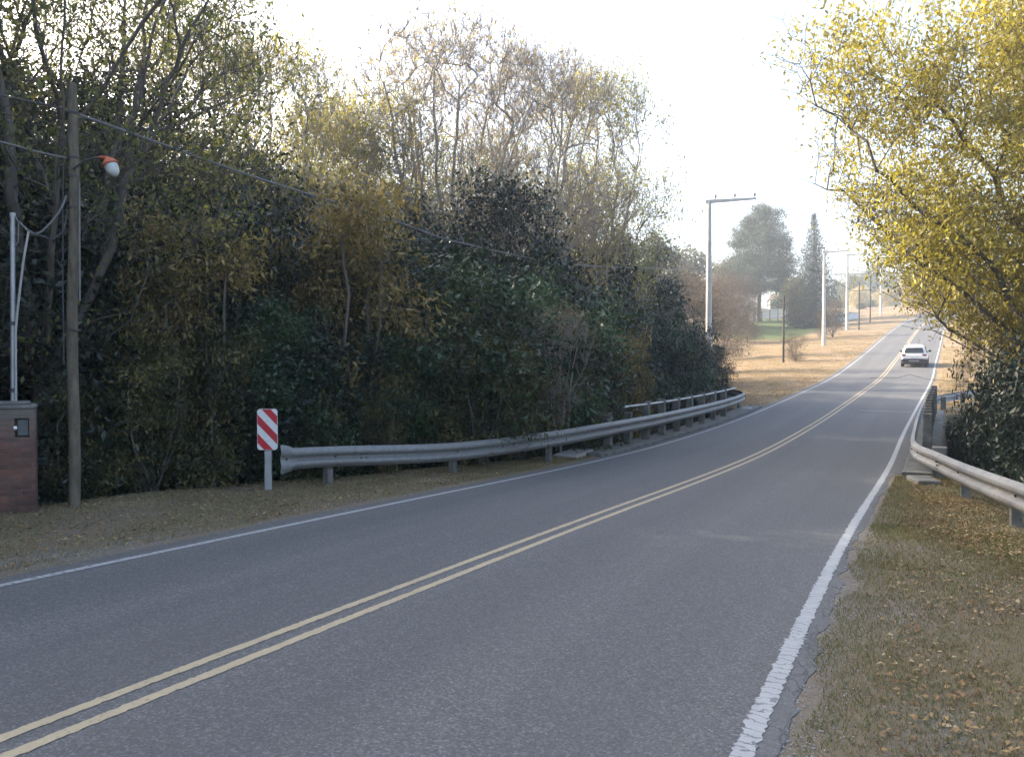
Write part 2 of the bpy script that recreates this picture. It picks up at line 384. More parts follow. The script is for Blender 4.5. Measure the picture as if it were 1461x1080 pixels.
def gz(s, d):
    s = np.asarray(s, float); d = np.asarray(d, float)
    z0 = np.interp(s, Sp, _z); a = np.abs(d); left = d < 0
    br = sstep((s - 17.6) / .9) * sstep((37.2 - s) / .9)              # over the stream
    out = np.where(left, a - eL(s), a - eR(s))
    wid = 3.2 * (1 - br) + .5 * br
    wood = np.where(left, 1 - sstep((s - 36) / 8), 1 - sstep((s - 36) / 22))
    depth = np.where(left, 1.9, 2.4) * wood + 1.6 * np.exp(-((s - 27) / 7.0) ** 2)
    drop = sstep(out / wid) * depth
    amp = .03 * np.clip((a - 3.7) / 2, 0, 1) + .12 * np.clip((a - 10) / 20, 0, 1)
    swale = np.where(left, .55, .2) * np.exp(-((a - 17) / 6.0) ** 2) * sstep((s - 42) / 12)
    edge = .016 * (1 - np.clip((a - 3.32) / .5, 0, 1)) + .10 * (a < 3.04)
    return z0 - drop + amp * wob(s, d) - swale - edge
def inv(x, y):
    i = np.argmin((_x - x) ** 2 + (_y - y) ** 2)
    return Sp[i], (x - _x[i]) * math.cos(th[i]) - (y - _y[i]) * math.sin(th[i])
def ground_z(x, y): s, d = inv(x, y); return float(gz(s, d))
def spot(px, Y): return ((px - 730.5) * Y / FPX, Y)                    # plan position of a thing seen in column px at depth Y
def zat(py, Y): return EYE + (HOR - py) * Y / FPX

# ground sheet
sg = np.unique(np.round(np.concatenate([np.arange(-80, -4, 4), np.arange(-4, 20, .2), np.arange(20, 60, .4), np.arange(60, 140, 1.5), np.arange(140, 336, 5)]), 3))
da = np.concatenate([[0, 2.98, 3.05], np.arange(3.15, 5, .1), np.arange(5, 9, .25), np.arange(9, 20, .8), np.arange(20, 50, 3), np.arange(50, 330, 20)])
dg = np.concatenate([-da[:0:-1], da])
SG, DG = np.meshgrid(sg, dg, indexing='ij')
P = RD(SG.ravel(), DG.ravel())
ns, ndd = len(sg), len(dg)
ii = np.arange(ns * ndd).reshape(ns, ndd)
F = np.stack([ii[:-1, :-1].ravel(), ii[1:, :-1].ravel(), ii[1:, 1:].ravel(), ii[:-1, 1:].ravel()], 1)
s_, d_ = SG.ravel(), DG.ravel(); a_ = np.abs(d_)
outl = np.where(d_ < 0, a_ - eL(s_), a_ - eR(s_))
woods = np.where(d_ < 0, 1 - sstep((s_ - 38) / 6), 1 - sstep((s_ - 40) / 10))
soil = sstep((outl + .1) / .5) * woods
field = sstep((s_ - 34) / 14)
lawn = sstep((s_ - 106) / 3) * sstep((162 - s_) / 6) * sstep((-d_ - 13) / 2) * sstep((d_ + 62) / 8)
gravel = .3 * (d_ > 0) * np.clip(1 - (d_ - 3.2) / .25, 0, 1) * (s_ < 18) + np.exp(-((d_ + 3.75 + .1 * np.sin(s_ * 2)) / .22) ** 2) * sstep((8 - s_) / 3) * .8 + np.exp(-((d_ - 3.62) / .2) ** 2 - ((s_ - 6.8) / .5) ** 2) * .6 + np.exp(-((d_ - 3.8) / .2) ** 2 - ((s_ - 4.5) / .4) ** 2) * .55
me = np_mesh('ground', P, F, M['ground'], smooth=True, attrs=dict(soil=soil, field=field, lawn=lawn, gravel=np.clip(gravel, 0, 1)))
tag(link('ground', me), 'dry grass verges and leafy ground on both sides of the road', kind='structure')

# road sheet with an uneven edge and a small skirt
rngr = np.random.default_rng(8)
sr = np.unique(np.round(np.concatenate([np.arange(-70, -3, 2), np.arange(-3, 22, .05), np.arange(22, 60, .4), np.arange(60, 334, 1.5)]), 3))
def smooth_noise(x, scale, amp, seed):
    r = np.random.default_rng(seed); k = r.normal(0, 1, 4000); return amp * np.interp((x + 100) / scale, np.arange(4000), k)
er = 3.17 + smooth_noise(sr, .07, .012, 1) + smooth_noise(sr, .3, .018, 12) + smooth_noise(sr, 1.1, .018, 2) + .02 * np.sin(sr * .35) - .03
el = 3.33 + smooth_noise(sr, .25, .02, 3) + smooth_noise(sr, 1.3, .03, 4)
brm = (sr > 18.2) & (sr < 37); er[brm] = 3.30; el[brm] = 3.30
colsd = [(-1, el, -.12), (-1, el, -.010), (-1, el, -.010), (-1, el - .05, 0), (0, 0 * sr - 2.95, 0), (0, 0 * sr - 1.5, .012), (0, 0 * sr, .022), (0, 0 * sr + 1.5, .012), (0, 0 * sr + 2.95, 0), (1, er - .06, 0), (1, er, -.010), (1, er, -.010), (1, er, -.12)]
VV = []; UV = []
for sg_, arr, dz in colsd:
    dd = arr * (sg_ if sg_ else 1); VV.append(RD(sr, dd, dz)); UV.append(np.stack([sr, dd], 1))
def zroad(d): return np.interp(np.abs(d), [0, 1.5, 2.95, 4], [.022, .012, 0, 0])
n = len(sr); V = np.concatenate(VV); UVa = np.concatenate(UV); k = len(colsd)
ii = np.arange(n * k).reshape(k, n)
keep_ = np.array([q for q in range(k - 1) if q not in (1, k - 3)])
F = np.stack([ii[keep_, :-1].ravel(), ii[keep_, 1:].ravel(), ii[keep_ + 1, 1:].ravel(), ii[keep_ + 1, :-1].ravel()], 1)
tag(link('road', np_mesh('road', V, F[:, ::-1], M['asphalt'], smooth=True, uv=UVa)), 'grey asphalt two lane road dipping over a small bridge', kind='structure')
# painted lines
def line(name, dc, wd, mat, label, rag=.006):
    sl = np.unique(np.round(np.concatenate([np.arange(-60, -3, 2), np.arange(-3, 22, .025), np.arange(22, 60, .3), np.arange(60, 330, 1.5)]), 3))
    r = np.random.default_rng(int(abs(dc) * 100) + 7); fade = np.interp(sl, [15, 25], [1, 0])
    a = dc - wd / 2 + r.normal(0, rag, len(sl)) * fade; b = dc + wd / 2 + r.normal(0, rag, len(sl)) * fade
    V = np.concatenate([RD(sl, a, zroad(a) + .004), RD(sl, b, zroad(b) + .004)]); n = len(sl); i = np.arange(n - 1)
    F = np.stack([i, i + n, i + n + 1, i + 1], 1)
    o = link(name, np_mesh(name, V, F[:, ::-1], mat, uv=np.concatenate([np.stack([sl, a], 1), np.stack([sl, b], 1)])))
    tag(o, label, kind='structure')
line('edge_line', 3.0, .105, M['line_white'], 'worn white edge line nearest the camera', .007)
line('edge_line', -3.0, .09, M['line_white'], 'thin white edge line along the wooded side', .003)
line('centre_line', .10, .075, M['line_yellow'], 'faded yellow centre line, the one on the car side', .0035)
line('centre_line', -.10, .075, M['line_yellow'], 'faded yellow centre line, the one on the wooded side', .0035)
for s0, lab in ((36.9, 'pale joint across the far end of the bridge'), (18.4, 'pale joint across the near end of the bridge')):
    dd = np.linspace(-2.9 if s0 < 30 else .9, 2.9, 30); j = smooth_noise(dd, .3, .012, 9)
    V = np.concatenate([RD(s0 + j, dd, zroad(dd) + .003), RD(s0 + .09 + j * .6, dd, zroad(dd) + .003)]); i = np.arange(29)
    if s0 > 30: tag(link('bridge_joint', np_mesh('bridge_joint', V, np.stack([i, i + 30, i + 31, i + 1], 1), M['line_white'], uv=V[:, :2] * 0 + 60)), lab, kind='structure')

# ------------------------------------------------------------------ bridge
def course(sv, dv, hv, n=140):
    """smooth plan curve through control points; returns s, d, h arrays and world points"""
    t = np.linspace(0, 1, len(sv)); tt = np.linspace(0, 1, n)
    def cr(a):
        a = np.asarray(a, float); out = []
        for q in tt:
            u = q * (len(a) - 1); i = min(int(u), len(a) - 2); f = u - i
            p0, p1, p2, p3 = a[max(i - 1, 0)], a[i], a[i + 1], a[min(i + 2, len(a) - 1)]
            out.append(.5 * ((2 * p1) + (-p0 + p2) * f + (2 * p0 - 5 * p1 + 4 * p2 - p3) * f * f + (-p0 + 3 * p1 - 3 * p2 + p3) * f ** 3))
        return np.array(out)
    return cr(sv), cr(dv), cr(hv)
WPROF = [(-.155, -.006), (-.153, .012), (-.142, .024), (-.112, .070), (-.098, .080), (-.062, .082), (-.050, .074), (-.018, .014), (-.008, .006), (.008, .006), (.018, .014), (.050, .074), (.062, .082), (.098, .080), (.112, .070), (.142, .024), (.153, .012), (.155, -.006)]
WPROF = [(z * 1.14, o) for z, o in WPROF]
def wbeam(sv, dv, hv, side, flat=None, n=140):
    """W-beam rail; side=+1: waves face +d. hv is the top edge above the road. flat(t)->0..1 flattens and widens the profile"""
    S_, D_, H_ = course(sv, dv, hv, n)
    base = np.array([RD(a, b, c) for a, b, c in zip(S_, D_, H_)])
    tang = np.gradient(base, axis=0); tang[:, 2] = 0; tang /= np.linalg.norm(tang, axis=1)[:, None]
    nr = np.stack([tang[:, 1], -tang[:, 0]], 1) * side
    rings = []; back = []
    for i in range(n):
        fl, wf = flat(i / (n - 1)) if flat else (0, 0)
        r = []
        for zz, oo in WPROF:
            o2 = oo * (1 - fl) ; z2 = zz * (1 + wf)
            r.append((base[i, 0] + nr[i, 0] * o2, base[i, 1] + nr[i, 1] * o2, base[i, 2] - .155 + z2))
        b = [(p[0] - nr[i, 0] * .006, p[1] - nr[i, 1] * .006, p[2]) for p in r]
        rings.append(r + b[::-1])
    m = MB(); m.sweep(rings, closed_prof=True)
    nn = len(rings[0]); off = len(m.v)
    m.add(rings[0], [tuple(range(nn))]); m.add(rings[-1], [tuple(range(nn))])
    return m, base, nr
def bolts(base, nr, idx, parent):
    for i in idx:
        c = base[i] + np.array([nr[i, 0] * .006, nr[i, 1] * .006, -.155])
        MB().tube([c, c + np.array([nr[i, 0] * .022, nr[i, 1] * .022, 0])], .016, 6).build('bolt', M['dark_wood'], parent)
def splices(base, nr, idx, parent, prof=None):
    for i in idx:
        rings = []
        for q in range(i, i + 4):
            r1 = [(base[q, 0] + nr[q, 0] * (oo + .007), base[q, 1] + nr[q, 1] * (oo + .007), base[q, 2] - .155 + zz * 1.012) for zz, oo in WPROF]
            r2 = [(p[0] - nr[q, 0] * .005, p[1] - nr[q, 1] * .005, p[2]) for p in r1]; rings.append(r1 + r2[::-1])
        m = MB(); m.sweep(rings, closed_prof=True); nn = len(rings[0]); m.add(rings[0], [tuple(range(nn))]); m.add(rings[-1], [tuple(range(nn))])
        o = m.build('splice', M['rail'], parent, smooth=True, angle=34)
        for q in (i + 1, i + 2):
            for dz in (-.155 - .125, -.155 - .035, -.155 + .035, -.155 + .125):
                c = base[q] + np.array([nr[q, 0] * .045, nr[q, 1] * .045, dz]); MB().tube([c, c + np.array([nr[q, 0] * .022, nr[q, 1] * .022, 0])], .013, 6).build('bolt', M['dark_wood'], o)
def rpost(s, d, ztop, w_, dp, mat, parent, zb=None, name='post', extra=0.0):
    x, y, z, t = rs(s); zb = (float(gz(s, d)) - .4) if zb is None else z + zb
    Mx = Matrix.Translation((float(x + math.cos(t) * d), float(y - math.sin(t) * d), 0)) @ Matrix.Rotation(-float(t) + extra, 4, 'Z')
    hh = z + ztop - zb
    return MB().box((0, 0, zb + hh / 2), (dp, w_, hh), Mx, bev=.012).build(name, mat, parent)

# left guardrail: flared end, runs along the verge, over the bridge and curls away
gl = empty('guardrail', rp(10.5, -5.4, 0)); gl.location = (0, 0, 0)
tag(gl, 'long galvanised crash barrier along the wooded side, running on over the bridge', 'guardrail')
LS = [9.55, 10.6, 13.0, 16.0, 19.5, 25.0, 31.0, 34.4, 35.9, 36.9, 37.8]
LD = [-5.42, -5.22, -4.28, -3.66, -3.46, -3.46, -3.45, -3.55, -3.85, -4.45, -5.35]
LH = [.64, .625, .60, .70, .78, .80, .80, .80, .80, .80, .80]
def flatL(t): a = max(0, 1 - t / .035); return (.75 * a, .40 * a ** .5 * (.72 if t < .004 else .93 if t < .009 else 1))
mL, bL, nL = wbeam(LS, LD, LH, 1, flatL, 220)
mL.build('rail_beam', M['rail'], gl, smooth=True, angle=34)
splices(bL, nL, [26, 62, 98, 134, 170], gl); bolts(bL, nL, [4, 22, 44, 66, 88, 110, 132, 154, 176], gl)
for s0, d0, h0, m0 in ((10.6, -5.36, .56, 'old_concrete'), (13.1, -4.42, .5, 'old_concrete'), (16.1, -3.80, .62, 'old_concrete')):
    rpost(s0, d0, h0, .14, .12, M[m0], gl)
for s0, d0 in ((36.1, -4.08), (37.5, -5.1)): rpost(s0, d0, .72, .12, .12, M['old_concrete'], gl)

bp = empty('bridge_railing'); tag(bp, 'concrete bridge parapet posts with a thin pale top rail on the wooded side', 'railing')
for i in range(9):
    s0 = 19.5 + i * 1.58
    rpost(s0, -3.72, 1.20 if i > 1 else .95, .22, .20, M['old_concrete'], bp, zb=-.05)
st = np.linspace(20.6, 33.9, 30); MB().tube([rp(a, -3.66, 1.12) for a in st], .032, 8).build('top_rail', M['galv'], bp, smooth=True)

gr = empty('guardrail'); tag(gr, 'galvanised crash barrier on the camera side, bending in to meet the bridge', 'guardrail')
RS_ = [4.0, 8.0, 11.5, 14.5, 16.6, 18.2, 20.0, 24.0, 29.5, 35.0]
RDD = [6.05, 5.45, 4.82, 4.28, 3.92, 3.60, 3.48, 3.46, 3.46, 3.46]
RH = [.66, .64, .63, .61, .60, .60, .61, .64, .66, .68]
mR, bR, nR = wbeam(RS_, RDD, RH, -1, None, 220)
mR.build('rail_beam', M['rail'], gr, smooth=True, angle=34)
splices(bR, nR, [38, 90, 140, 185], gr); bolts(bR, nR, [25, 49, 74, 96, 122, 150, 175], gr)
for s0, d0, h0, w0, m0 in ((9.0, 5.42, .52, .14, 'old_concrete'), (12.2, 4.86, .52, .15, 'old_concrete'), (15.0, 4.36, .50, .17, 'old_concrete')):
    rpost(s0, d0, h0, w0, .14, M[m0], gr)
br2 = empty('bridge_railing'); tag(br2, 'row of dark concrete bridge parapet posts seen end on, beside the right hand lane', 'railing')
rpost(17.9, 3.98, .62, .30, .26, M['old_concrete'], br2)
for i in range(11):
    s0 = 20.2 + i * 1.58
    rpost(s0, 3.74, 1.18, .22, .20, M['old_concrete'], br2, zb=-.05)
MB().tube([rp(a, 3.76, 1.08) for a in np.linspace(20.2, 36, 30)], .035, 8).build('top_rail', M['old_concrete'], br2, smooth=True)
MB().tube([rp(a, 3.76, .42) for a in np.linspace(20.2, 36, 30)], .035, 8).build('lower_rail', M['old_concrete'], br2, smooth=True)

fr = empty('guardrail'); tag(fr, 'short weathered barrier turning off the road past the far end of the bridge', 'guardrail')
mF, bF, nF = wbeam([37.2, 38.6, 40.6, 42.4, 43.6], [3.72, 3.92, 4.55, 5.35, 5.95], [.62, .6, .58, .58, .58], -1, None, 60)
mF.build('rail_beam', M['galv'], fr, smooth=True, angle=34)
for s0, d0 in ((38.4, 4.02), (40.7, 4.74), (43.3, 5.94)): rpost(s0, d0, .56, .22, .2, M['old_concrete'], fr)
tag(MB().tube([rp(43.6, 6.35, -.4), rp(43.6, 6.35, .62)], .03, 8).build('marker_post', M['green_metal']), 'thin greenish post beyond the far short barrier', 'post')

# deck edge kerbs, side slabs and headwalls
bd = empty('road_bridge'); tag(bd, 'small concrete road bridge over the stream, its edge slabs beside the lines', 'bridge')
for sg_ in (-1, 1):
    m = MB(); rings = []
    for s0 in np.linspace(18.0, 37.4, 40):
        rings.append([rp(s0, sg_ * a, b) for a, b in ((3.302, -.08), (3.302, .05), (3.34, .07), (4.05, .07), (4.09, .04), (4.09, -.55))])
    m.sweep(rings); nn = 6
    m.add(rings[0], [tuple(range(nn))]); m.add(rings[-1], [tuple(range(nn))]); m.build('deck_edge', M['old_concrete'], bd)
    for s0 in (18.0, 36.9):
        x, y, z, t = rs(s0); Mx = Matrix.Translation((float(x + math.cos(t) * sg_ * 4.1), float(y - math.sin(t) * sg_ * 4.1), float(z))) @ Matrix.Rotation(-float(t), 4, 'Z')
        MB().box((0, 0, -1.6), (.5, .45, 3.1), Mx, bev=.03).build('abutment', M['old_concrete'], bd)
# ends of old slab pieces lying by the barrier
for s0, d0, a, sz, lab in ((16.9, 3.72, .3, (.75, .42, .12), 'flat broken concrete slab under the bend of the near right barrier'), (18.0, -4.0, .1, (1.5, .6, .12), 'pale flat concrete slab behind the left barrier at the near end of the bridge'), (36.2, -3.7, 0, (.9, .4, .1), 'pale flat concrete slab at the far end of the left bridge railing')):
    x, y, z, t = rs(s0); p = RD(s0, d0, .03)
    tag(MB().box((0, 0, 0), (sz[1], sz[0], sz[2]), Matrix.Translation([float(q) for q in p]) @ Matrix.Rotation(-float(t) + a, 4, 'Z'), bev=.02).build('concrete_slab', M['old_concrete' if s0 < 17.5 else 'concrete']), lab, 'concrete slab')

# ------------------------------------------------------------------ striped chevron board
sx_, sy_ = -3.97, 12.7; sz_ = ground_z(sx_, sy_)
sg1 = empty('warning_sign', (sx_, sy_, sz_), R(4))
tag(sg1, 'red and white diagonally striped board on a short pale post before the barrier', 'road sign')
MB().box((0, 0, .28), (.115, .06, .72), bev=.012).build('post', M['galv'], sg1)
bw, bh, bz = .325, .665, .985
def rrect(w_, h_, r, y, n=5):
    pts = []
    for cx, cz, a0 in ((w_ / 2 - r, h_ / 2 - r, 0), (-w_ / 2 + r, h_ / 2 - r, 90), (-w_ / 2 + r, -h_ / 2 + r, 180), (w_ / 2 - r, -h_ / 2 + r, 270)):
        for k in range(n + 1):
            a = R(a0 + 90 * k / n); pts.append((cx + r * math.cos(a), y, cz + r * math.sin(a)))
    return pts
a = rrect(bw, bh, .05, -.045); b = [(p[0], -.037, p[2]) for p in a]; n = len(a)
m = MB(); m.add([(x, y, z + bz) for x, y, z in a + b], [tuple(range(n)), tuple(reversed(range(n, 2 * n)))] + [(i, (i + 1) % n, n + (i + 1) % n, n + i) for i in range(n)])
board = m.build('board', M['white_paint'], sg1)
def clip(poly, nx, nz, c):                       # keep nx*x+nz*z<=c
    out = []
    for i in range(len(poly)):
        p, q = poly[i], poly[(i + 1) % len(poly)]; fp, fq = nx * p[0] + nz * p[1] - c, nx * q[0] + nz * q[1] - c
        if fp <= 0: out.append(p)
        if fp * fq < 0: t = fp / (fp - fq); out.append((p[0] + t * (q[0] - p[0]), p[1] + t * (q[1] - p[1])))
    return out
inner = [(p[0], p[2]) for p in rrect(bw - .012, bh - .012, .045, 0)]
ang = R(47); ux, uz = math.sin(ang), math.cos(ang)  # stripe normal: stripes fall from upper left to lower right
for k, c0 in enumerate((-.262, -.052, .158)):
    poly = clip(clip(inner, ux, uz, c0 + .105), -ux, -uz, -c0)
    if len(poly) > 2:
        MB().add([(x, -.0475, z + bz) for x, z in poly] + [(x, -.0452, z + bz) for x, z in poly], [tuple(range(len(poly)))] + [(i, (i + 1) % len(poly), len(poly) + (i + 1) % len(poly), len(poly) + i) for i in range(len(poly))]).build('stripe', M['red_paint'], board)
for zz in (.80, 1.12): MB().tube([(0, -.052, zz), (0, -.044, zz)], .011, 8).build('bolt', M['galv'], board)

# ------------------------------------------------------------------ brick pillar, meter box, mast pipes
PX, PY = -6.60, 10.25; pz = ground_z(PX, PY)
bpil = empty('brick_pillar', (PX, PY, pz - .05), R(29)); tag(bpil, 'old red brick pillar with a meter niche and a rough cement cap', 'pillar')
W_, D_ = .60, .55; nx0, nx1, nz0, nz1 = .07, .235, 1.02, 1.27; HH = 1.38
m = MB()
m.box((0, .06, HH / 2), (W_, D_ - .12, HH))                       # back mass
def bx(x0, x1, z0, z1): m.box(((x0 + x1) / 2, -D_ / 2 + .06 + .0, (z0 + z1) / 2), (x1 - x0, .12, z1 - z0))
bx(-W_ / 2, nx0, 0, HH); bx(nx1, W_ / 2, 0, HH); bx(nx0, nx1, 0, nz0); bx(nx0, nx1, nz1, HH)
m.v = [(x, y - (.0 if y > -.2 else 0), z) for x, y, z in m.v]
m.build('brick_body', M['brick'], bpil)
ring = []
r_ = random.Random(3)
m = MB(); m.box((0, 0, HH + .03), (W_ + .03, D_ + .03, .06), bev=.02); m.box((0, 0, HH + .075), (W_ * .8, D_ * .8, .05), bev=.02, taper=1); m.build('cement_cap', M['old_concrete'], bpil)
MB().box(((nx0 + nx1) / 2 + .01, -D_ / 2 + .095, (nz0 + nz1) / 2), (.13, .04, .22), bev=.008).build('meter_box', plain('meter_grey', (.10, .12, .13), .3), bpil)
MB().tube([(nx0 + .012, -D_ / 2 + .05, 1.13), (nx0 + .012, -D_ / 2 - .012, 1.15)], .022, 8).build('meter_latch', M['white_paint'], bpil)
ztop = zat(308, 10.25) - pz + .05
mast = empty('service_mast', (PX + .02, PY + .05, pz + HH + .05)); tag(mast, 'grey metal service mast standing on the brick pillar, its cable bent over at the top', 'mast')
hm = zat(308, 10.3) - (pz + HH + .05)
MB().tube([(0, 0, -.1), (.02, 0, hm)], .03, 10).build('pipe', M['galv'], mast, smooth=True)
for z0 in (.12, 1.0): MB().tube([(0, 0, z0), (.005, 0, z0 + .05)], .05, 10).build('clamp', M['wire'], mast)
MB().tube([(.02, 0, hm - .02), (.02, 0, hm + .03)], .037, 10).build('cap', M['galv'], mast)
MB().tube([(.05, -.02, .0), (.055, -.02, .9), (.09, -.02, 1.25), (.17, -.02, 1.85), (.24, -.02, hm - .22)], .015, 8).build('conduit', M['conduit'], mast, smooth=True)
MB().tube([(.02, 0, hm - .45), (.09, 0, hm - .35), (.10, 0, hm - .1), (.06, 0, hm - .02)], .008, 6).build('loop_wire', M['pale_wire'], mast, smooth=True)

# ------------------------------------------------------------------ wooden pole with lamp
wx, wy = spot(103, 10.6); wz = ground_z(wx, wy)
wp = empty('utility_pole', (wx, wy, wz)); tag(wp, 'weathered wooden utility pole right of the brick pillar, carrying the orange lamp', 'utility pole')
hp = zat(122, 10.6) - wz
rr = random.Random(2)
MB().tube([(.02 * math.sin(i * 1.3) * (i > 0) + .05 * i / 8, 0, -.3 + (hp + .3) * i / 8) for i in range(9)], [.074 - .012 * i / 8 for i in range(9)], 14).build('shaft', M['pole_wood'], wp, smooth=True)
for py in (165, 228, 255, 298, 472):
    z0 = zat(py, 10.6) - wz
    MB().tube([(.04, 0, z0), (.04, 0, z0 + .022)], .082, 14).build('band', M['wire'], wp, smooth=True)
MB().tube([(-.075, -.06, zat(520, 10.6) - wz), (-.08, -.06, zat(400, 10.6) - wz), (-.07, -.06, zat(300, 10.6) - wz), (-.06, -.05, zat(228, 10.6) - wz)], .009, 6).build('cable', M['wire'], wp)
MB().tube([(.13, -.03, zat(430, 10.6) - wz), (.135, -.03, zat(340, 10.6) - wz), (.14, -.03, zat(262, 10.6) - wz)], .011, 6).build('cable', M['pale_wire'], wp)
lz = zat(243, 10.6)
lp = empty('street_lamp', (wx + .04, wy - .08, lz)); tag(lp, 'bulbous glass street lamp with an orange cap on a short arm from the wooden pole', 'street lamp')
MB().tube([(.04, 0, -.02), (.2, -.02, .08), (.36, -.04, .12), (.50, -.05, .12)], .016, 8).build('arm', M['wire'], lp, smooth=True)
MB().tube([(.43, -.05, .125), (.53, -.05, .12)], .022, 10).build('socket', M['orange_paint'], lp, smooth=True)
Ml = Matrix.Translation((.56, -.05, .055)) @ Matrix.Rotation(R(-24), 4, 'Y') @ Matrix.Scale(.76, 4)
MB().lathe([(.03, .10), (.045, .085), (.06, .07), (.10, .035), (.125, -.015), (.142, -.035), (.138, -.042), (.118, -.038)], 20, Ml).build('cap', M['orange_paint'], lp, smooth=True)
MB().lathe([(.108, -.04), (.114, -.075), (.108, -.14), (.088, -.20), (.06, -.235), (.045, -.24), (.04, -.25), (.01, -.252)], 20, Ml).build('glass', M['lamp_glass'], lp, smooth=True)

# ------------------------------------------------------------------ cables
def cable(name, pts, rad, mat, label, sag=0.0, n=30, cat='cable', group=None):
    out = []
    P_ = [Vector(p) for p in pts]
    for i in range(len(P_) - 1):
        for k in range(n if i == len(P_) - 2 else n):
            t = k / n; p = P_[i].lerp(P_[i + 1], t); p.z -= 4 * sag * t * (1 - t); out.append(p)
    out.append(P_[-1])
    o = MB().tube(out, rad, 6).build(name, mat, None, smooth=True); return tag(o, label, cat, group)
def W3(px, py, Y): x, y = spot(px, Y); return (x, y, zat(py, Y))
cp1 = spot(1011, 46.0)
# service bundle from the wooden pole to the first concrete pole
def thru(name, pts, rad, mat, label):
    t = np.linspace(0, 1, len(pts)); a = course([p[0] for p in pts], [p[1] for p in pts], [p[2] for p in pts], 60)
    return tag(MB().tube(list(zip(*a)), rad, 6).build(name, mat, None, smooth=True), label, 'cable')
thru('overhead_cable', [W3(105, 162, 10.55), W3(240, 210, 11.95), W3(380, 259, 13.75), W3(560, 315, 17.2), W3(665, 349, 20.1), W3(830, 379, 27.5), W3(985, 384, 42), W3(1008, 381, 45.8)], .019, M['cable_grey'], 'twisted overhead cable sagging from the wooden pole to the nearest concrete pole')
thru('overhead_cable', [(-20, -3, 6.6), (-12, 3.6, 5.6), W3(-160, 98, 8.5), W3(0, 137, 9.6), W3(60, 150, 10.2), W3(103, 160, 10.6)], .013, M['wire'], 'upper overhead cable entering from the left edge to the wooden pole')
thru('overhead_cable', [(-20, -3, 6.1), (-12, 3.6, 5.1), W3(-160, 165, 8.5), W3(0, 203, 9.6), W3(60, 219, 10.2), W3(103, 228, 10.6)], .011, M['pale_wire'], 'lower pale cable entering from the left edge to the wooden pole')
thru('service_cable', [W3(30, 318, 10.3), W3(46, 332, 10.35), W3(58, 333, 10.4), W3(75, 318, 10.45), W3(90, 298, 10.5), W3(97, 280, 10.55)], .014, M['pale_wire'], 'pale service cable drooping between the mast and the wooden pole')
thru('service_cable', [W3(46, 331, 10.35), W3(62, 338, 10.4), W3(78, 341, 10.45), W3(93, 328, 10.5), W3(98, 300, 10.55)], .010, M['wire'], 'thin dark service cable hanging lowest between the mast and the wooden pole')

# ------------------------------------------------------------------ concrete power poles
def concrete_pole(px, Y, ybase, ytop, label, second=False, arm=2.65, wb=.21, zbase=None):
    x, y = spot(px, Y); zb = ground_z(x, y) if zbase is None else zbase; H = zat(ytop, Y) - zb
    _, _, _, t = rs(inv(x, y)[0])
    r = empty('power_pole', (x, y, zb), -float(t) * .3); tag(r, label, 'power pole', 'concrete power poles along the road')
    MB().tube([(0, 0, -.5), (0, 0, H * .5), (0, 0, H)], [wb, wb * .82, wb * .62], 12).build('shaft', M['pole_concrete'], r, smooth=True)
    def arm_(z0, x0, x1, nm_='crossarm'):
        a = MB().add([(x0, -.09, z0 - .12), (x0, .09, z0 - .12), (x0, .09, z0 + .08), (x0, -.09, z0 + .08), (x1, -.06, z0 + .03), (x1, .06, z0 + .03), (x1, .06, z0 + .13), (x1, -.06, z0 + .13)],
                 [(0, 1, 2, 3), (4, 7, 6, 5), (0, 4, 5, 1), (1, 5, 6, 2), (2, 6, 7, 3), (3, 7, 4, 0)]).build(nm_, M['pole_concrete'], r)
        for f in (.2, .58, .97):
            xx = x0 + (x1 - x0) * f; zz = z0 + .08 + .05 * f
            MB().lathe([(.02, -.02), (.02, .10), (.07, .10), (.05, .16), (.075, .18), (.055, .24), (.03, .30)], 8, Matrix.Translation((xx, 0, zz))).build('insulator', M['ceramic'], a, smooth=True)
    arm_(H - .02, -.22, arm)
    if second: arm_(H - 2.75, -1.9, arm)
    return r, H
c1, H1 = concrete_pole(1011, 46, 475, 288, 'nearest tall concrete power pole, rising out of the dark shrubs beyond the left barrier', wb=.20)
c2, H2 = concrete_pole(1175, 85.85, 492, 360, 'second concrete power pole, standing on the tan grass beside the spruce')
c3, H3 = concrete_pole(1208, 110.3, 470, 364, 'third concrete power pole, with two crossarms one above the other', second=True, wb=.24)
c4, H4 = concrete_pole(1256, 150, 450, 376, 'farthest pale concrete power pole, close to the crest of the road')
tops = [(c1, H1), (c2, H2), (c3, H3), (c4, H4)]
names = ['first and second', 'second and third', 'third and fourth']
for i in range(3):
    a, b = tops[i], tops[i + 1]
    for k, f in enumerate((.2, .58, .97)):
        def tip(q): ang_ = q[0].rotation_euler.z; xx = -.22 + 2.87 * f; return (q[0].location.x + xx * math.cos(ang_), q[0].location.y + xx * math.sin(ang_), q[0].location.z + q[1] + .4)
        cable('power_line', [tip(a), tip(b)], .008, M['pale_wire'], 'thin %s wire strung between the %s concrete poles' % (('left', 'middle', 'right')[k], names[i]), .5, 16, 'power line', 'wires between the concrete poles')
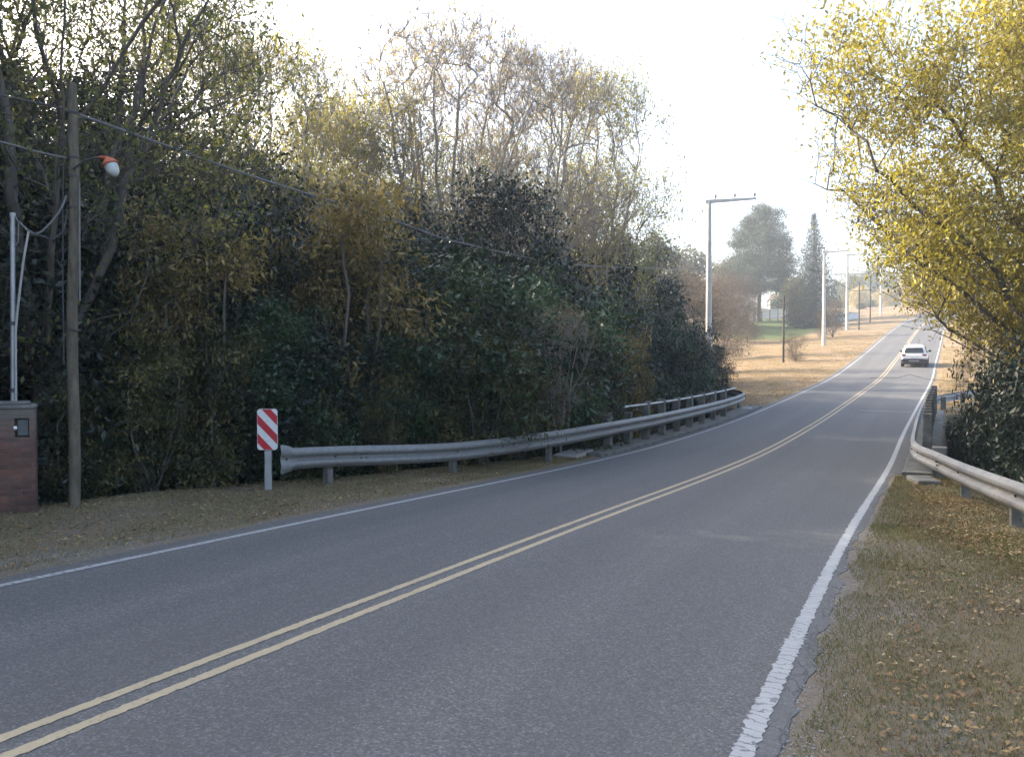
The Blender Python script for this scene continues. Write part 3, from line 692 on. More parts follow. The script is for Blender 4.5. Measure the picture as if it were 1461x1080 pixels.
# wooden telephone poles
for px, Y, ytop, lab in ((1117.5, 69.2, 422, 'slim dark wooden pole beside the small bare shrub on the grass'), (1225, 108, 403, 'slim dark wooden pole just right of the twin armed concrete pole'), (1241, 126, 398, 'slim brown wooden pole left of the farthest concrete pole')):
    x, y = spot(px, Y); zb = ground_z(x, y); H = zat(ytop, Y) - zb
    r = empty('telephone_pole', (x, y, zb)); tag(r, lab, 'telephone pole', 'slim wooden poles along the verge')
    MB().tube([(0, 0, -.3), (.02, 0, H)], [.10, .075], 10).build('shaft', M['dark_wood'], r, smooth=True)
    MB().tube([(-.12, -.06, H - .25), (.12, -.06, H - .25)], .03, 6).build('bracket', M['dark_wood'], r)
px_ = [Vector((*spot(a, b), zat(c, b))) for a, b, c in ((1117.5, 69.2, 424), (1225, 108, 405), (1241, 126, 400))]
cable('telephone_line', [px_[0], px_[1]], .012, M['wire'], 'telephone wire from the nearest slim pole to the next', .7, 20)
cable('telephone_line', [px_[1], px_[2]], .012, M['wire'], 'telephone wire between the two farther slim poles', .3, 20)

# ------------------------------------------------------------------ white car, seen from behind
def make_car(s0, d0, label, scale=1.0, paint='car_paint', face=0.0):
    x, y, z, t = rs(s0); p = RD(s0, d0, float(zroad(d0)) + .002)
    pitch = float(np.interp(s0 + 2, Sp, _z) - np.interp(s0 - 2, Sp, _z)) / 4
    r = empty('car', [float(q) for q in p], -float(t) + face); r.rotation_euler.x = math.atan(pitch) * (1 if face == 0 else -1); tag(r, label, 'car')
    def sec(y_, half): return [(hx, y_, hz) for hx, hz in half] + [(-hx, y_, hz) for hx, hz in reversed(half)]
    def loft(secs, name, mat, parent=r, ang_=35):
        m = MB(); m.sweep([sec(a, b) for a, b in secs], closed_prof=True); nn = 2 * len(secs[0][1])
        m.add(sec(*secs[0]), [tuple(range(nn))]); m.add(sec(*secs[-1]), [tuple(range(nn))]); return m.build(name, mat, parent, smooth=True, angle=ang_)
    def low(w_, zt, zb=.30, r2=.06): return [(w_ * .90, zb), (w_ * .985, zb + .12), (w_, zb + .32), (w_ * .985, zt - .12), (w_ * .93, zt), (w_ * .5, zt + .015)]
    body = loft([(-2.08, low(.76, .94, .42)), (-2.02, low(.84, 1.0, .36)), (-1.85, low(.885, 1.03)), (-1.2, low(.90, 1.04)), (-.2, low(.895, 1.0)), (.7, low(.895, .98)), (1.2, low(.885, .96)), (1.8, low(.84, .88)), (2.05, low(.74, .78, .36)), (2.13, low(.62, .66, .42))], 'body', M[paint])
    def cab(w0, w1, zb, zt): return [(w0, zb), (w0 * .55 + w1 * .45, zb + (zt - zb) * .5), (w1, zt - .06), (w1 * .86, zt - .008), (w1 * .5, zt + .015)]
    loft([(-2.0, cab(.80, .70, .98, 1.10)), (-1.84, cab(.83, .66, .99, 1.46)), (-1.62, cab(.84, .64, 1.0, 1.57)), (-.9, cab(.84, .65, 1.0, 1.61)), (0, cab(.84, .65, .98, 1.60)), (.35, cab(.84, .64, .97, 1.52)), (.75, cab(.83, .64, .96, 1.28)), (1.15, cab(.80, .62, .93, 1.0))], 'cabin', M[paint])
    # rear window, slightly proud of the tailgate slope
    m = MB(); Y1, Y2 = -2.012, -1.865
    pts = [(-.62, Y1, 1.10), (.62, Y1, 1.10), (.66, Y1 + .01, 1.14), (.57, Y2, 1.43), (.52, Y2 + .01, 1.46), (-.52, Y2 + .01, 1.46), (-.57, Y2, 1.43), (-.66, Y1 + .01, 1.14)]
    m.add([(a, b - .03, c) for a, b, c in pts] + [(a, b + .05, c) for a, b, c in pts], [tuple(range(8)), tuple(range(15, 7, -1))] + [(i, (i + 1) % 8, 8 + (i + 1) % 8, 8 + i) for i in range(8)])
    rw = m.build('rear_window', M['car_glass'], r)
    MB().tube([(-.02, -2.03, 1.12), (.3, -1.985, 1.2)], .008, 5).build('wiper', M['car_black'], rw)
    for sx in (-1, 1):
        for (ya, yb, yc, yd) in ((-1.55, -.85, -.80, -1.4), (-.75, .15, .05, -.72), (.22, .85, .40, .12)):
            pts = [(.853, ya, 1.05), (.853, yb, 1.03), (.70, yc, 1.45), (.70, yd, 1.48)]
            MB().add([(sx * (a + .006), b, c) for a, b, c in pts] + [(sx * (a - .04), b, c) for a, b, c in pts], [(0, 1, 2, 3), (7, 6, 5, 4), (0, 4, 5, 1), (1, 5, 6, 2), (2, 6, 7, 3), (3, 7, 4, 0)]).build('side_window', M['car_glass'], r)
        mt = MB().box((sx * 1.0, .62, 1.06), (.20, .12, .15), bev=.03); mt.tube([(sx * .86, .66, 1.0), (sx * .95, .64, 1.03)], .02, 6); mt.build('mirror', M['car_black'], r)
        MB().box((sx * .70, -2.05, .93), (.30, .10, .14), bev=.03).build('tail_light', M['tail_red'], r)
        MB().tube([(sx * .60, -1.45, 1.62), (sx * .60, -1.3, 1.66), (sx * .60, .05, 1.65), (sx * .60, .2, 1.60)], .018, 6).build('roof_rail', M['car_black'], r)
        MB().box((sx * .64, 2.02, .70), (.34, .14, .12), bev=.03).build('headlight', M['rim'], r)
        for yy in (-1.35, 1.32):
            w_ = empty('wheel', (0, 0, 0)); w_.parent = r; Mw = Matrix.Translation((sx * .80, yy, .335)) @ Matrix.Rotation(R(90), 4, 'Y')
            MB().lathe([(.20, -.115), (.30, -.115), (.335, -.08), (.335, .08), (.30, .115), (.20, .115)], 24, Mw).build('tyre', M['rubber'], w_, smooth=True)
            MB().lathe([(.03, -.10), (.2, -.09), (.2, .09), (.03, .10)], 16, Mw).build('rim', M['rim'], w_)
    loft([(-2.16, [(.78, .36), (.82, .48), (.80, .62), (.60, .66)]), (-2.02, [(.87, .33), (.90, .48), (.88, .62), (.70, .68)]), (-1.8, [(.90, .32), (.915, .46), (.90, .60), (.7, .66)])], 'rear_bumper', M['car_black'])
    MB().box((0, -2.165, .50), (.7, .02, .10), bev=.008).build('diffuser', M['rim'], r)
    MB().box((0, -2.10, .80), (.42, .02, .12), bev=.006).build('number_plate', M['plate'], r)
    MB().box((0, -1.90, 1.50), (1.14, .24, .05), bev=.02).build('spoiler', M[paint], r)
    MB().box((0, 0, .30), (1.55, 3.6, .16), bev=.03).build('underbody', M['car_black'], r)
    return r
make_car(66.5 + 2.1, 1.62, 'white compact SUV driving away uphill in the right hand lane')
make_car(205, -9.5, 'tiny pale car at the crest, far beyond the white one', face=R(70))

# ------------------------------------------------------------------ trees
class Skel:
    def __init__(s, seed=0):
        s.rng = np.random.default_rng(seed); s.P = np.zeros((60000, 3)); s.par = np.full(60000, -1); s.L = np.zeros(60000); s.n = 0; s.tips = []
    def node(s, p, par):
        i = s.n; s.P[i] = p; s.par[i] = par
        s.L[i] = 0 if par < 0 else s.L[par] + np.linalg.norm(s.P[i] - s.P[par]); s.n += 1; return i
    def path(s, par, p1, step=.5, wander=.06, bow=(0, 0, 0)):
        if par < 0: par = s.node(np.zeros(3), -1)
        p0 = s.P[par].copy(); p1 = np.asarray(p1, float); L = np.linalg.norm(p1 - p0); k = max(1, int(L / step)); off = np.zeros(3); bow = np.asarray(bow, float)
        i = par
        for j in range(1, k + 1):
            t = j / k; off = off * .8 + s.rng.normal(0, wander, 3) * (j < k)
            i = s.node(p0 + (p1 - p0) * t + bow * 4 * t * (1 - t) + off, i)
        return i
    def attach(s, pts, step=.45, wander=.05, pl=.25, down=.6, imin=0, lift=.12):
        c = s.P[:s.n].mean(0); pts = np.asarray(pts)
        d0 = np.min(np.linalg.norm(pts[:, None, :] - s.P[None, :s.n:max(1, s.n // 60)], axis=2), axis=1)
        for p in pts[np.argsort(d0)]:
            Q = s.P[imin:s.n]; v = p - Q; d = np.sqrt((v * v).sum(1))
            cost = d + pl * s.L[imin:s.n] + down * np.maximum(0, Q[:, 2] - p[2] + .25 * d)
            i = int(np.argmin(cost)) + imin; dd = d[i - imin]
            if dd < .03: continue
            pp = s.par[i]; dirp = (s.P[i] - s.P[pp]) if pp >= 0 else np.array([0, 0, 1.]); dirp = dirp / (np.linalg.norm(dirp) + 1e-6)
            ctrl = s.P[i] + dirp * dd * .35 + np.array([0, 0, lift * dd]); p0 = s.P[i].copy(); k = max(1, int(dd / step)); j = i
            for q in range(1, k + 1):
                t = q / k; b = (1 - t) ** 2 * p0 + 2 * t * (1 - t) * ctrl + t * t * p
                j = s.node(b + (s.rng.normal(0, wander, 3) if q < k else 0), j)
            s.tips.append(j)
    def mesh(s, name, mat, rtip=.006, rbase=.15, twigs=0, twl=.35, twr=.004, twup=.3, root=0.3):
        n = s.n; P = s.P[:n]; par = s.par[:n]; w = np.zeros(n); ch = np.zeros(n)
        for i in range(n):
            if par[i] >= 0: ch[par[i]] += 1
        w[ch == 0] = 1
        for i in range(n - 1, 0, -1):
            if par[i] >= 0: w[par[i]] += w[i]
        N = max(w.max(), 2); ex = math.log(rbase / rtip) / math.log(N); r = rtip * w ** ex
        P = P.copy(); Vs = []; Fs = []; off = 0
        idx = np.where(par >= 0)[0]
        A = P[par[idx]]; B = P[idx]; rb = r[idx]; ra = np.minimum(r[par[idx]], rb * 1.35)
        if twigs:
            T = np.array(s.tips); T = np.repeat(T, twigs); a = P[T]; d = s.rng.normal(0, 1, (len(T), 3)); d[:, 2] += twup * 2
            dd = P[T] - P[par[T]]; dd /= np.linalg.norm(dd, axis=1)[:, None] + 1e-6; d = d / np.linalg.norm(d, axis=1)[:, None] + dd * .9
            d /= np.linalg.norm(d, axis=1)[:, None]; l = s.rng.uniform(.5, 1.2, len(T))[:, None] * twl
            mid = a + d * l * .5; e = mid + (d + s.rng.normal(0, .25, d.shape)) * l * .5
            A = np.concatenate([A, a, mid]); B = np.concatenate([B, mid, e]); k1 = np.full(len(T), twr)
            ra = np.concatenate([ra, k1 * 1.2, k1]); rb = np.concatenate([rb, k1, k1 * .5]); s.twig_ends = e; s.twig_mid = mid
        for lo, hi, k in ((0, .02, 3), (.02, .07, 5), (.07, 9, 9)):
            m = (rb >= lo) & (rb < hi)
            if not m.any(): continue
            a, b, r1, r2 = A[m], B[m], ra[m], rb[m]; d = b - a; L = np.linalg.norm(d, axis=1)[:, None] + 1e-6; d = d / L; b = b + d * r2[:, None] * .3
            up = np.where(np.abs(d[:, 2:3]) > .9, np.array([[1., 0, 0]]), np.array([[0, 0, 1.]])); u = np.cross(d, up); u /= np.linalg.norm(u, axis=1)[:, None]; v = np.cross(d, u)
            an = 2 * np.pi * np.arange(k) / k; ring = u[:, None] * np.cos(an)[None, :, None] + v[:, None] * np.sin(an)[None, :, None]
            V = np.concatenate([a[:, None] + ring * r1[:, None, None], b[:, None] + ring * r2[:, None, None]], 1).reshape(-1, 3)
            base = off + np.arange(len(a))[:, None] * 2 * k; q = np.arange(k)[None]; q2 = (q + 1) % k
            F = np.stack([base + q, base + q2, base + k + q2, base + k + q], 2).reshape(-1, 4)
            Vs.append(V); Fs.append(F); off += len(V)
        return np_mesh(name, np.concatenate(Vs), Fs, mat, smooth=True)
def leaves(C, per, spread, size, asp=.42, droop=.3, seed=1, flat=.0, cl=.5, jit=.3, outward=None):
    """leaf quads scattered round centres C. returns V, F, v"""
    r = np.random.default_rng(seed); C = np.repeat(C, per, 0); n = len(C); clump = np.repeat(r.random(n // per), per)
    off = r.normal(0, 1, (n, 3)) * spread * np.array([1, 1, .8]); c = C + off
    a = r.normal(0, 1, (n, 3)); a[:, 2] -= droop * 2.2; a /= np.linalg.norm(a, axis=1)[:, None]
    q = r.normal(0, 1, (n, 3));
    if flat: q = q * (1 - flat)
    s = np.cross(a, q + (np.array([0, 0, 1.]) * flat * 2 if flat else 0)); s /= np.linalg.norm(s, axis=1)[:, None] + 1e-6; nn = np.cross(a, s)
    L = size * (1 + jit * r.normal(0, 1, n).clip(-2, 2))[:, None]; Wd = L * asp * .5
    V = np.stack([c, c + a * L * .45 + s * Wd + nn * L * .08, c + a * L, c + a * L * .45 - s * Wd + nn * L * .08], 1).reshape(-1, 3)
    F = np.arange(n * 4).reshape(-1, 4); v = np.clip(cl * clump + (1 - cl) * r.random(n), 0, 1)
    return V, F, v
def lobe_pts(lobes, n, shell=.5, seed=0, zmin=.2):
    r = np.random.default_rng(seed); vol = np.array([l[3] * l[4] * l[5] for l in lobes]) ** .75; k = r.choice(len(lobes), n, p=vol / vol.sum())
    Lb = np.array(lobes)[k]; d = r.normal(0, 1, (n, 3)); d /= np.linalg.norm(d, axis=1)[:, None]
    rad = r.random(n) ** (shell) * (1 + .12 * r.normal(0, 1, n)); p = Lb[:, :3] + d * rad[:, None] * Lb[:, 3:]
    return p[p[:, 2] > zmin]
def rand_lobes(H, Rr, n, seed, low=.08, top=1.0, squash=.8, base_r=.9):
    r = np.random.default_rng(seed); L = []
    for i in range(n):
        f = (i + .5) / n; z = H * (low + (top - low) * f); env = Rr * (base_r + (1 - base_r) * f * 2 if f < .5 else math.sqrt(max(.05, 1 - ((f - .5) / .56) ** 2)))
        a = r.uniform(0, 6.28); q = env * r.uniform(.25, .6); s = env * r.uniform(.42, .62)
        L.append((q * math.cos(a), q * math.sin(a), min(z, H - s * squash * .8), s, s, s * squash))
    return L
KIND = {}
def register(key, H, trunk_me, crown_me, tname='trunk', cname='crown'): KIND[key] = (H, trunk_me, crown_me, tname, cname)

def dense(key, H, Rr, npts, per, size, mat, bark, seed, asp=.45, nl=16, spread=.23, low=.1, stems=4, droop=.25, rbase=.12, shell=.38, name='crown', extra_mat=None, cl=.5, squash=.8, base_r=.9, flat=0.0):
    sk = Skel(seed); rr = sk.rng; lobes = rand_lobes(H, Rr, nl, seed, low, 1.0, squash, base_r)
    root = sk.path(-1, (0, 0, .15), .2)
    for i in range(stems):
        a = 6.28 * i / stems + rr.uniform(-.5, .5); sk.path(root, (Rr * .45 * math.cos(a), Rr * .45 * math.sin(a), H * rr.uniform(.55, .8)), .5, .05, (.1 * math.cos(a), .1 * math.sin(a), 0))
    sk.path(root, (rr.normal(0, .2), rr.normal(0, .2), H * .85), .5, .06)
    pts = lobe_pts(lobes, npts, shell, seed + 1); sk.attach(pts, .5, .04)
    tm = sk.mesh(key + '_trunk', M[bark], .006, rbase, 1, .3)
    V, F, v = leaves(sk.P[np.array(sk.tips)], per, spread, size, asp, droop, seed + 2, cl=cl, flat=flat)
    register(key, H, tm, np_mesh(key + '_crown', V, F, M[mat], v))
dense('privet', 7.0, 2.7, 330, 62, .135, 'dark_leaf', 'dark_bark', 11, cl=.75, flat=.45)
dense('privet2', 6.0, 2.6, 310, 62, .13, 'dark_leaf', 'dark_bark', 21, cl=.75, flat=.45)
dense('green', 6.0, 2.4, 330, 52, .135, 'green_leaf', 'dark_bark', 31, cl=.7, flat=.45)
dense('tan', 6.5, 1.9, 260, 34, .125, 'tan_leaf', 'bark', 41, cl=.7, flat=.3, asp=.36, spread=.19, droop=.5, low=.15, shell=.6, base_r=.5)
dense('olive', 5.0, 2.0, 190, 40, .125, 'olive_leaf', 'bark', 51, cl=.7, flat=.5, asp=.4, spread=.19, droop=.4, low=.1, shell=.6)
dense('tallgreen', 12.5, 3.3, 1500, 22, .15, 'dark_leaf', 'bark', 61, spread=.24, low=.12, nl=22, rbase=.22)
dense('laurel', 4.6, 2.2, 520, 52, .105, 'laurel_leaf', 'dark_bark', 71, cl=.7, flat=.45, asp=.42, spread=.15, low=.02, droop=.1)
dense('laurel_low', 2.4, 1.6, 330, 44, .09, 'laurel_leaf', 'dark_bark', 81, asp=.42, spread=.15, low=.02, droop=.1, squash=.7)
dense('brush', 5.5, 2.6, 1500, 5, .10, 'brush_leaf', 'bark', 91, asp=.3, spread=.2, low=.05, shell=.7, rbase=.08)
dense('farbush', 6.0, 3.4, 600, 14, .26, 'far_leaf', 'bark', 101, spread=.3, low=.05, asp=.6)
dense('fartree', 13.0, 5.0, 700, 14, .42, 'far_leaf', 'bark', 111, spread=.5, low=.15, asp=.6, nl=20, rbase=.25)
dense('fartree2', 12.0, 4.2, 650, 14, .40, 'green_leaf', 'bark', 121, spread=.5, low=.12, asp=.6, nl=20, rbase=.25)
dense('farstraw', 8.0, 4.6, 650, 12, .30, 'straw_leaf', 'bark', 131, spread=.4, low=.08, asp=.5, rbase=.15)

def vase(key, H, Rr, npts, per, size, mat, bark, seed, limbs=7, tw=4, fork=.22, low=.4, rbase=.2, lean=0.0, keep=.55, spread=.22):
    sk = Skel(seed); r = sk.rng
    f = sk.path(-1, (lean * .3, 0, H * fork), .5, .03); ends = []
    for i in range(limbs):
        a = 6.28 * i / limbs + r.uniform(-.4, .4); q = r.uniform(.25, .8); z = H * r.uniform(.72, .95)
        m = sk.path(f, (Rr * q * .45 * math.cos(a) + lean, Rr * q * .45 * math.sin(a), H * fork + (z - H * fork) * .5), .45, .03, (.2 * math.cos(a), .2 * math.sin(a), 0))
        sk.path(m, (Rr * q * math.cos(a) + lean, Rr * q * math.sin(a), z), .45, .045)
        a2 = a + r.uniform(.3, .7); sk.path(m, (Rr * .8 * math.cos(a2) + lean, Rr * .8 * math.sin(a2), H * r.uniform(.6, .85)), .45, .04)
    h = low + (1 - low) * r.random(npts * 2) ** .8; env = np.sqrt(np.clip(1 - ((h - .68) / .36) ** 2, .02, 1)); q = np.sqrt(r.random(npts * 2)) * env * Rr; a = r.uniform(0, 6.28, npts * 2)
    pts = np.stack([q * np.cos(a) + lean, q * np.sin(a), h * H], 1)
    ph = r.uniform(0, 6.28, 6); nz = np.sin(pts[:, 0] * 1.3 + ph[0]) + np.sin(pts[:, 1] * 1.2 + ph[1]) + np.sin(pts[:, 2] * 1.5 + ph[2]) ; pts = pts[nz > -.6][:npts]
    sk.attach(pts, .4, .06, .22, 1.0, 0, .25)
    tm = sk.mesh(key + '_trunk', M[bark], .0075, rbase, tw, .55, .0055, .7)
    C = sk.twig_ends[r.random(len(sk.twig_ends)) < keep]
    V, F, v = leaves(C, per, spread, size, .4, .5, seed + 5)
    register(key, H, tm, np_mesh(key + '_crown', V, F, M[mat], v))
vase('bare', 15.0, 4.6, 1350, 2, .11, 'straw_leaf', 'pale_bark', 201, limbs=11, tw=8, fork=.2, low=.38, rbase=.28, keep=.26)
vase('bare2', 14.0, 3.6, 1000, 3, .115, 'pale_leaf', 'pale_bark', 211, limbs=8, tw=6, fork=.22, low=.3, rbase=.17, keep=.8)
vase('elm', 15.0, 4.4, 1000, 5, .12, 'elm_leaf', 'bark', 221, limbs=6, tw=4, fork=.3, low=.3, rbase=.26, keep=.85, spread=.3)
vase('sapling', 7.0, 2.0, 500, 3, .10, 'tan_leaf', 'pale_bark', 231, limbs=5, tw=3, fork=.1, low=.25, rbase=.06, keep=.8)

def pine(key, H, seed):
    r = np.random.default_rng(seed); sk = Skel(seed); sk.path(-1, (0, 0, H * .93), .8, .03)
    lobes = []
    for z, rad, n_, s_ in ((.30, .20, 7, .14), (.42, .24, 8, .14), (.54, .22, 7, .14), (.66, .19, 7, .13), (.78, .15, 6, .12), (.87, .10, 4, .11), (.93, .03, 2, .10)):
        for i in range(n_):
            a = 6.28 * i / n_ + r.uniform(-.4, .4); q = H * rad * r.uniform(.6, 1.1); ss = H * s_ * r.uniform(.7, 1.0)
            lobes.append((q * math.cos(a), q * math.sin(a), H * z + r.normal(0, .3), ss, ss, ss * .55))
    pts = lobe_pts(lobes, 1500, .35, seed + 1); sk.attach(pts, .8, .05)
    tm = sk.mesh(key + '_trunk', M['bark'], .012, .35)
    V, F, v = leaves(sk.P[np.array(sk.tips)], 40, .40, .36, .30, -.3, seed + 2); register(key, H, tm, np_mesh(key + '_crown', V, F, M['pine_leaf'], v))
pine('pine', 22.0, 301)
def spruce(key, H, seed):
    r = np.random.default_rng(seed); sk = Skel(seed); top = sk.path(-1, (0, 0, H), .5, .01); C = []
    z = H * .04; k = 0
    while z < H * .985:
        Rz = H * .30 * (1 - z / H) ** .9 + .04; n_ = max(4, int(11 * (1 - z / H) + 4))
        for i in range(n_):
            a = 6.28 * i / n_ + r.uniform(-.3, .3) + k; L = Rz * r.uniform(.75, 1.12); m = max(3, int(L / .28))
            for j in range(1, m + 1):
                t = j / m; C.append((L * t * math.cos(a), L * t * math.sin(a), z - .28 * L * t + .16 * L * t * t + r.normal(0, .04)))
            i0 = int(np.argmin(np.abs(sk.P[:sk.n, 2] - z) + np.abs(sk.P[:sk.n, :2]).sum(1) * 5)); sk.path(i0, C[-1], .6, .02)
        z += .36 + .12 * (1 - z / H); k += .7
    sk.tips = [top]
    tm = sk.mesh(key + '_trunk', M['dark_bark'], .01, .25)
    V, F, v = leaves(np.array(C), 9, .13, .30, .32, .25, seed + 2, flat=.4); register(key, H, tm, np_mesh(key + '_crown', V, F, M['spruce_leaf'], v))
spruce('spruce', 19.0, 311)

GRP = {'privet': 'dark evergreen shrubs of the wood', 'privet2': 'dark evergreen shrubs of the wood', 'green': 'green leafy shrubs of the wood', 'tan': 'autumn saplings in front of the wood', 'olive': 'olive leaved shrubs at the edge of the wood',
       'bare': 'tall half bare trees above the wood', 'bare2': 'tall half bare trees above the wood', 'elm': 'tall leafy trees above the wood', 'brush': 'bare grey brown brushwood beyond the wood', 'fartree': 'hazy trees on the far slope', 'fartree2': 'hazy trees on the far slope', 'farstraw': 'hazy trees on the far slope',
       'farbush': 'hazy bushes in the distance', 'laurel': 'glossy evergreen shrubs behind the right barrier', 'laurel_low': 'glossy evergreen shrubs behind the right barrier', 'tallgreen': 'tall dark trees inside the wood', 'sapling': 'thin stemmed saplings in the wood'}
CAT = {'privet': 'shrub', 'privet2': 'shrub', 'green': 'shrub', 'olive': 'shrub', 'laurel': 'shrub', 'laurel_low': 'shrub', 'brush': 'shrub', 'farbush': 'bush'}
NAME = {'privet': 'evergreen_shrub', 'privet2': 'evergreen_shrub', 'green': 'leafy_shrub', 'olive': 'leafy_shrub', 'laurel': 'laurel_shrub', 'laurel_low': 'laurel_shrub', 'brush': 'bare_shrub', 'farbush': 'bush', 'tan': 'autumn_tree', 'bare': 'bare_tree', 'bare2': 'bare_tree', 'elm': 'elm_tree',
        'pine': 'pine_tree', 'spruce': 'spruce_tree', 'fartree': 'distant_tree', 'fartree2': 'distant_tree', 'farstraw': 'distant_tree', 'tallgreen': 'dense_tree', 'sapling': 'sapling'}
def plant(key, px, Y, ytop, label, wx_=1.0, rz=None, sink=.1, group=True, H=None, xy=None):
    """a tree or shrub rooted at column px, depth Y, reaching the row ytop"""
    x, y = spot(px, Y) if xy is None else xy; zb = ground_z(x, y) - sink; H0, tm, cm, tn, cn = KIND[key]
    hh = (zat(ytop, Y) - zb) if H is None else H; sz = hh / H0; sxy = sz ** .7 * wx_
    r = empty(NAME[key], (x, y, zb), rz if rz is not None else (px * 1.7 + Y) % 6.28); r.scale = (sxy, sxy, sz)
    tag(r, label, CAT.get(key, 'tree'), GRP.get(key) if group else None)
    link(tn, tm, r); link(cn, cm, r); return r
PL = [
 # tall back row, against the sky
 ('elm', 62, 12.9, -190, 'tall leafy tree at the left edge, its crown over the brick pillar', 1.0),
 ('elm', 150, 17.5, -170, 'tall tree with thick forking limbs right behind the wooden pole top', .9),
 ('elm', -140, 17, -190, 'tall leafy tree half outside the left edge of the picture', 1.0),
 ('bare2', 285, 22, 50, 'thin half bare tree just right of the tall leafy pair', .8),
 ('bare2', 400, 24, 85, 'half bare tree with one long slanting limb above the orange lamp side', .8),
 ('bare', 640, 31, 55, 'largest half bare tree, its spreading branches highest in the middle of the wood', 1.05),
 ('bare', 770, 34, 95, 'half bare tree leaning right of the largest one', .8),
 ('bare2', 850, 37, 125, 'rightmost half bare tree above the wood, with greenish twigs', .95),
 ('bare2', 540, 29, 150, 'lower half bare tree left of the largest one', .85),
 ('bare2', 470, 27, 170, 'short half bare tree in the gap left of centre', .8),
 # behind, filling
 ('tallgreen', -60, 20, 60, 'dark tree deep in the wood behind the brick pillar', 1.1),
 ('tallgreen', 60, 19, 95, 'dark tree deep in the wood behind the wooden pole', 1.1),
 ('tallgreen', 175, 20, 110, 'dark tree deep in the wood above the orange lamp', 1.0),
 ('tallgreen', 300, 22, 205, 'dark tree deep in the wood with a rounded top right of the lamp', 1.1),
 ('elm', 420, 29, 170, 'pale yellowish tree behind the slanting limb', 1.0),
 ('elm', 560, 36, 185, 'pale yellowish tree seen through the bare branches', 1.0),
 ('elm', 690, 39, 200, 'pale yellowish tree behind the dark round evergreen', 1.0),
 ('elm', 830, 42, 215, 'pale yellowish tree at the right shoulder of the wood', .95),
 ('tallgreen', 430, 25, 265, 'dark tree inside the wood left of the orange leaved one', 1.0),
 ('tallgreen', 560, 28, 280, 'dark tree inside the wood behind the orange leaves', 1.0),
 ('tallgreen', 870, 40, 330, 'dark tree at the right end of the wood', .8),
 ('tallgreen', 930, 50, 345, 'bluish dark tree where the wood slopes down to the field', .8),
 ('tallgreen', 697, 25.5, 255, 'dark round evergreen standing alone under the bare branches', .95),
 # front wall of the wood
 ('privet', -40, 13.5, 330, 'dark evergreen shrub behind the brick pillar', 1.1),
 ('privet2', 62, 13.6, 290, 'dark evergreen shrub between the brick pillar and the wooden pole', 1.0),
 ('privet', 150, 14.2, 262, 'dark evergreen shrub right of the wooden pole', 1.0),
 ('tan', 275, 13.8, 300, 'brown leaved thin tree below the sagging cable', .95),
 ('olive', 215, 12.6, 470, 'olive and yellow shrub nearest the wooden pole', .9),
 ('privet2', 240, 15.5, 330, 'dark evergreen shrub behind the brown leaved thin tree', 1.0),
 ('privet', 350, 16, 305, 'dark evergreen shrub above the striped board', 1.0),
 ('green', 400, 14.6, 430, 'green shrub directly behind the striped board', .9),
 ('tan', 520, 16.6, 245, 'orange and tan leaved tree, the brightest in the wood', 1.1),
 ('privet2', 470, 18, 330, 'dark evergreen shrub left of the orange leaved tree', 1.0),
 ('green', 560, 16.4, 470, 'green shrub under the orange leaved tree', .8),
 ('green', 655, 18.0, 358, 'bright green rounded shrub right of the orange leaved tree', 1.2),
 ('privet', 600, 21, 330, 'dark evergreen shrub behind the bright green rounded one', 1.0),
 ('olive', 690, 16.8, 440, 'olive shrub above the middle of the left barrier', .9),
 ('green', 760, 21.5, 385, 'green shrub left of the thin pale stems', 1.1),
 ('privet2', 730, 24, 340, 'dark shrub below the round evergreen', 1.0),
 ('sapling', 800, 19.2, 450, 'sapling with thin pale stems rising behind the left barrier', .8),
 ('green', 828, 26.8, 410, 'green shrub above the start of the bridge railing', .9),
 ('privet2', 850, 31, 375, 'dark evergreen shrub high behind the bridge railing', 1.0),
 ('tan', 897, 26, 470, 'small orange leaved tree over the bridge railing', .62),
 ('green', 938, 34.5, 440, 'green shrub right of the small orange leaved tree', .9),
 ('privet', 985, 37.0, 470, 'dark shrub at the right end of the bridge railing', .8),
 ('privet2', 1022, 38.5, 492, 'dark low shrub at the foot of the nearest concrete pole', .72),
 ('privet2', 940, 40, 400, 'dark shrub behind the far end of the bridge railing', 1.0),
 # brushwood beyond
 ('brush', 950, 58, 372, 'grey brown brushwood left of the nearest concrete pole', 1.0),
 ('brush', 992, 64, 385, 'grey brown brushwood right behind the nearest concrete pole', 1.0),
 ('brush', 1030, 80, 392, 'grey brown brushwood right of the nearest concrete pole', .95),
 ('brush', 1066, 100, 404, 'grey brown brushwood at the edge of the tan field', .85),
 ('brush', 990, 50, 420, 'grey brown brushwood low behind the dark shrubs', .9),
 ('brush', 1040, 102, 384, 'tallest grey brown brushwood below the big pine', 1.1),
 ('fartree2', 925, 128, 338, 'bluish hazy thicket on the skyline left of the nearest concrete pole', 1.1),
 ('fartree', 972, 135, 356, 'bluish hazy thicket on the skyline behind the nearest concrete pole', 1.1),
 ('brush', 1135, 70, 474, 'small bare shrub beside the slim dark pole on the grass', 1.0),
 ('brush', 1188, 98, 425, 'brown bush between the second and third concrete poles', .95),
 # far conifers and slopes
 ('pine', 1083, 148, 291, 'big rounded pine standing on the skyline', 1.02),
 ('spruce', 1160, 128, 305, 'pointed blue green spruce right of the big pine', .95),
 ('fartree2', 1120, 165, 385, 'dark tree in the gap between the pine and the spruce', 1.0),
 ('fartree', 1030, 150, 375, 'hazy brown tree left of the big pine', 1.0),
 ('brush', 1065, 130, 392, 'greyish brushwood under the big pine', .9),
 ('farbush', 1140, 128, 395, 'yellowish bush between the pine and the spruce', .6),
]
